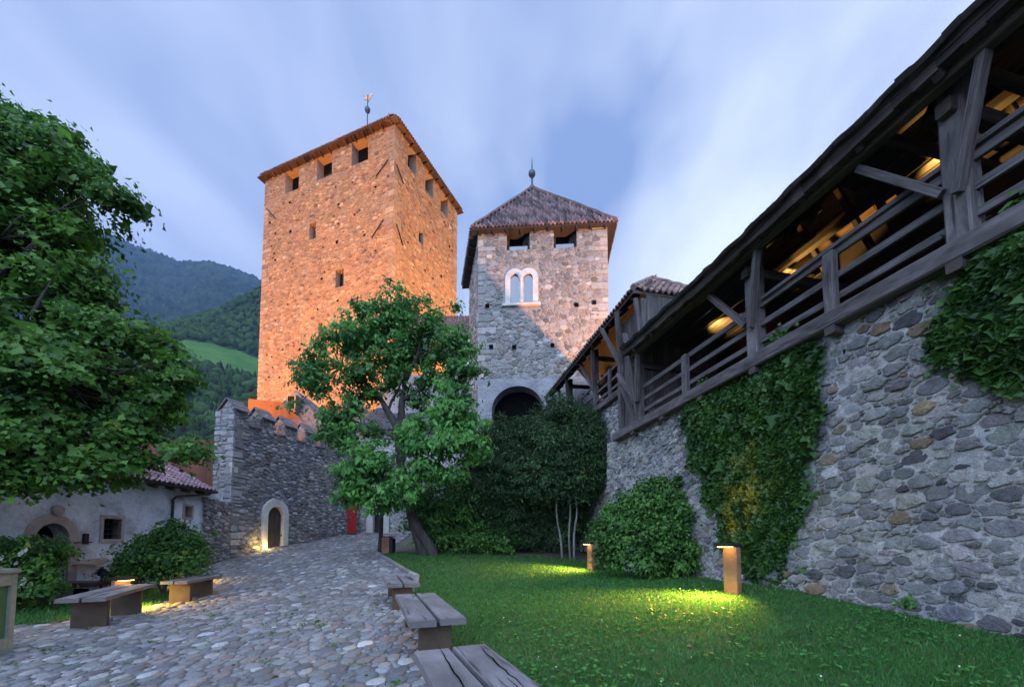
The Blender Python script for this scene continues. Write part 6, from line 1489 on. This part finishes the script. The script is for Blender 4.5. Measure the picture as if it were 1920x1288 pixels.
cv = nt.nodes.new('ShaderNodeCombineXYZ'); nt.links.new(mth('DIVIDE', sx.outputs[0], zc), cv.inputs[0]); nt.links.new(mth('MULTIPLY', mth('DIVIDE', sx.outputs[1], zc), .5), cv.inputs[1])
def cl(scale, off, det=5, rough=.5, dist=.3):
    m = nt.nodes.new('ShaderNodeMapping'); m.inputs['Location'].default_value = off; nt.links.new(cv.outputs[0], m.inputs[0])
    return tnoise(nt, m.outputs[0], scale, det, rough, dist)
base = nt.nodes.new('ShaderNodeMix'); base.data_type = 'RGBA'; base.blend_type = 'MULTIPLY'; base.inputs[0].default_value = 1; nt.links.new(sky.outputs[0], base.inputs[6]); base.inputs[7].default_value = (.85, .95, 1.15, 1)
# cloud deck: broad streaks radiating from the horizon, brighter low on the right and behind the viewer
m1 = cl(1.5, (3.1, .4, 0), 4, .5, .35); m2 = cl(4.2, (7.7, 2.4, 0), 4, .5, .3)
den = ramp(nt, mth('ADD', mth('MULTIPLY', m1, .75), mth('MULTIPLY', m2, .25)), [(.39, (0, 0, 0)), (.60, (1, 1, 1))])
dg = nt.nodes.new('ShaderNodeVectorMath'); dg.operation = 'DOT_PRODUCT'; nt.links.new(tc.outputs['Generated'], dg.inputs[0]); dg.inputs[1].default_value = Vector((.36, .86, .36)).normalized()
glow = ramp(nt, dg.outputs['Value'], [(.66, (0, 0, 0)), (.98, (1, 1, 1))])
ccol = mixc(nt, den, (1.75, 2.45, 4.3), (3.9, 4.55, 6.3))
ccol = mixc(nt, mth('MULTIPLY', mth('MULTIPLY', glow, den), .85), ccol, (7.0, 7.6, 8.2))
mixs = mixc(nt, .86, base.outputs[2], ccol)
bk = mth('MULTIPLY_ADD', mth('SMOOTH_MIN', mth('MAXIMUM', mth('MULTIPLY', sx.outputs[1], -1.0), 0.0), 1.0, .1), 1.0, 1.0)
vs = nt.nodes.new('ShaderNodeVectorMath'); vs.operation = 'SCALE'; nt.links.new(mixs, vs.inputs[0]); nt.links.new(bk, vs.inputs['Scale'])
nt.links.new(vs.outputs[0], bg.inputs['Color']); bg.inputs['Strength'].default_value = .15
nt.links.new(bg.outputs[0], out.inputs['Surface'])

sun = bpy.data.lights.new('sun', 'SUN'); sun.energy = 3.0; sun.angle = R(100); sun.color = (.52, .7, 1.0)
so = bpy.data.objects.new('sun', sun); link(so)
sd = Vector((math.sin(SUN_ROT) * math.cos(SUN_EL), math.cos(SUN_ROT) * math.cos(SUN_EL), math.sin(SUN_EL)))
so.rotation_euler = (-sd).to_track_quat('-Z', 'Y').to_euler()

# ------------------------------------------------------------------ camera
cam = bpy.data.cameras.new('camera'); cam.sensor_width = 36; cam.lens = 770 / 1920 * 36; cam.shift_y = .1694; cam.clip_end = 20000; cam.clip_start = .05
co = bpy.data.objects.new('camera', cam); co.location = (0, 0, 1.35); co.rotation_euler = (math.pi / 2 + PITCH, 0, 0); link(co)
sc.camera = co
sc.view_settings.view_transform = 'Standard'; sc.view_settings.look = 'None'; sc.view_settings.exposure = .3; sc.view_settings.gamma = 1
sc.render.engine = 'CYCLES'; sc.cycles.use_denoising = True
sc.cycles.max_bounces = 6; sc.cycles.transparent_max_bounces = 4; sc.cycles.volume_bounces = 0; sc.cycles.caustics_reflective = False; sc.cycles.caustics_refractive = False
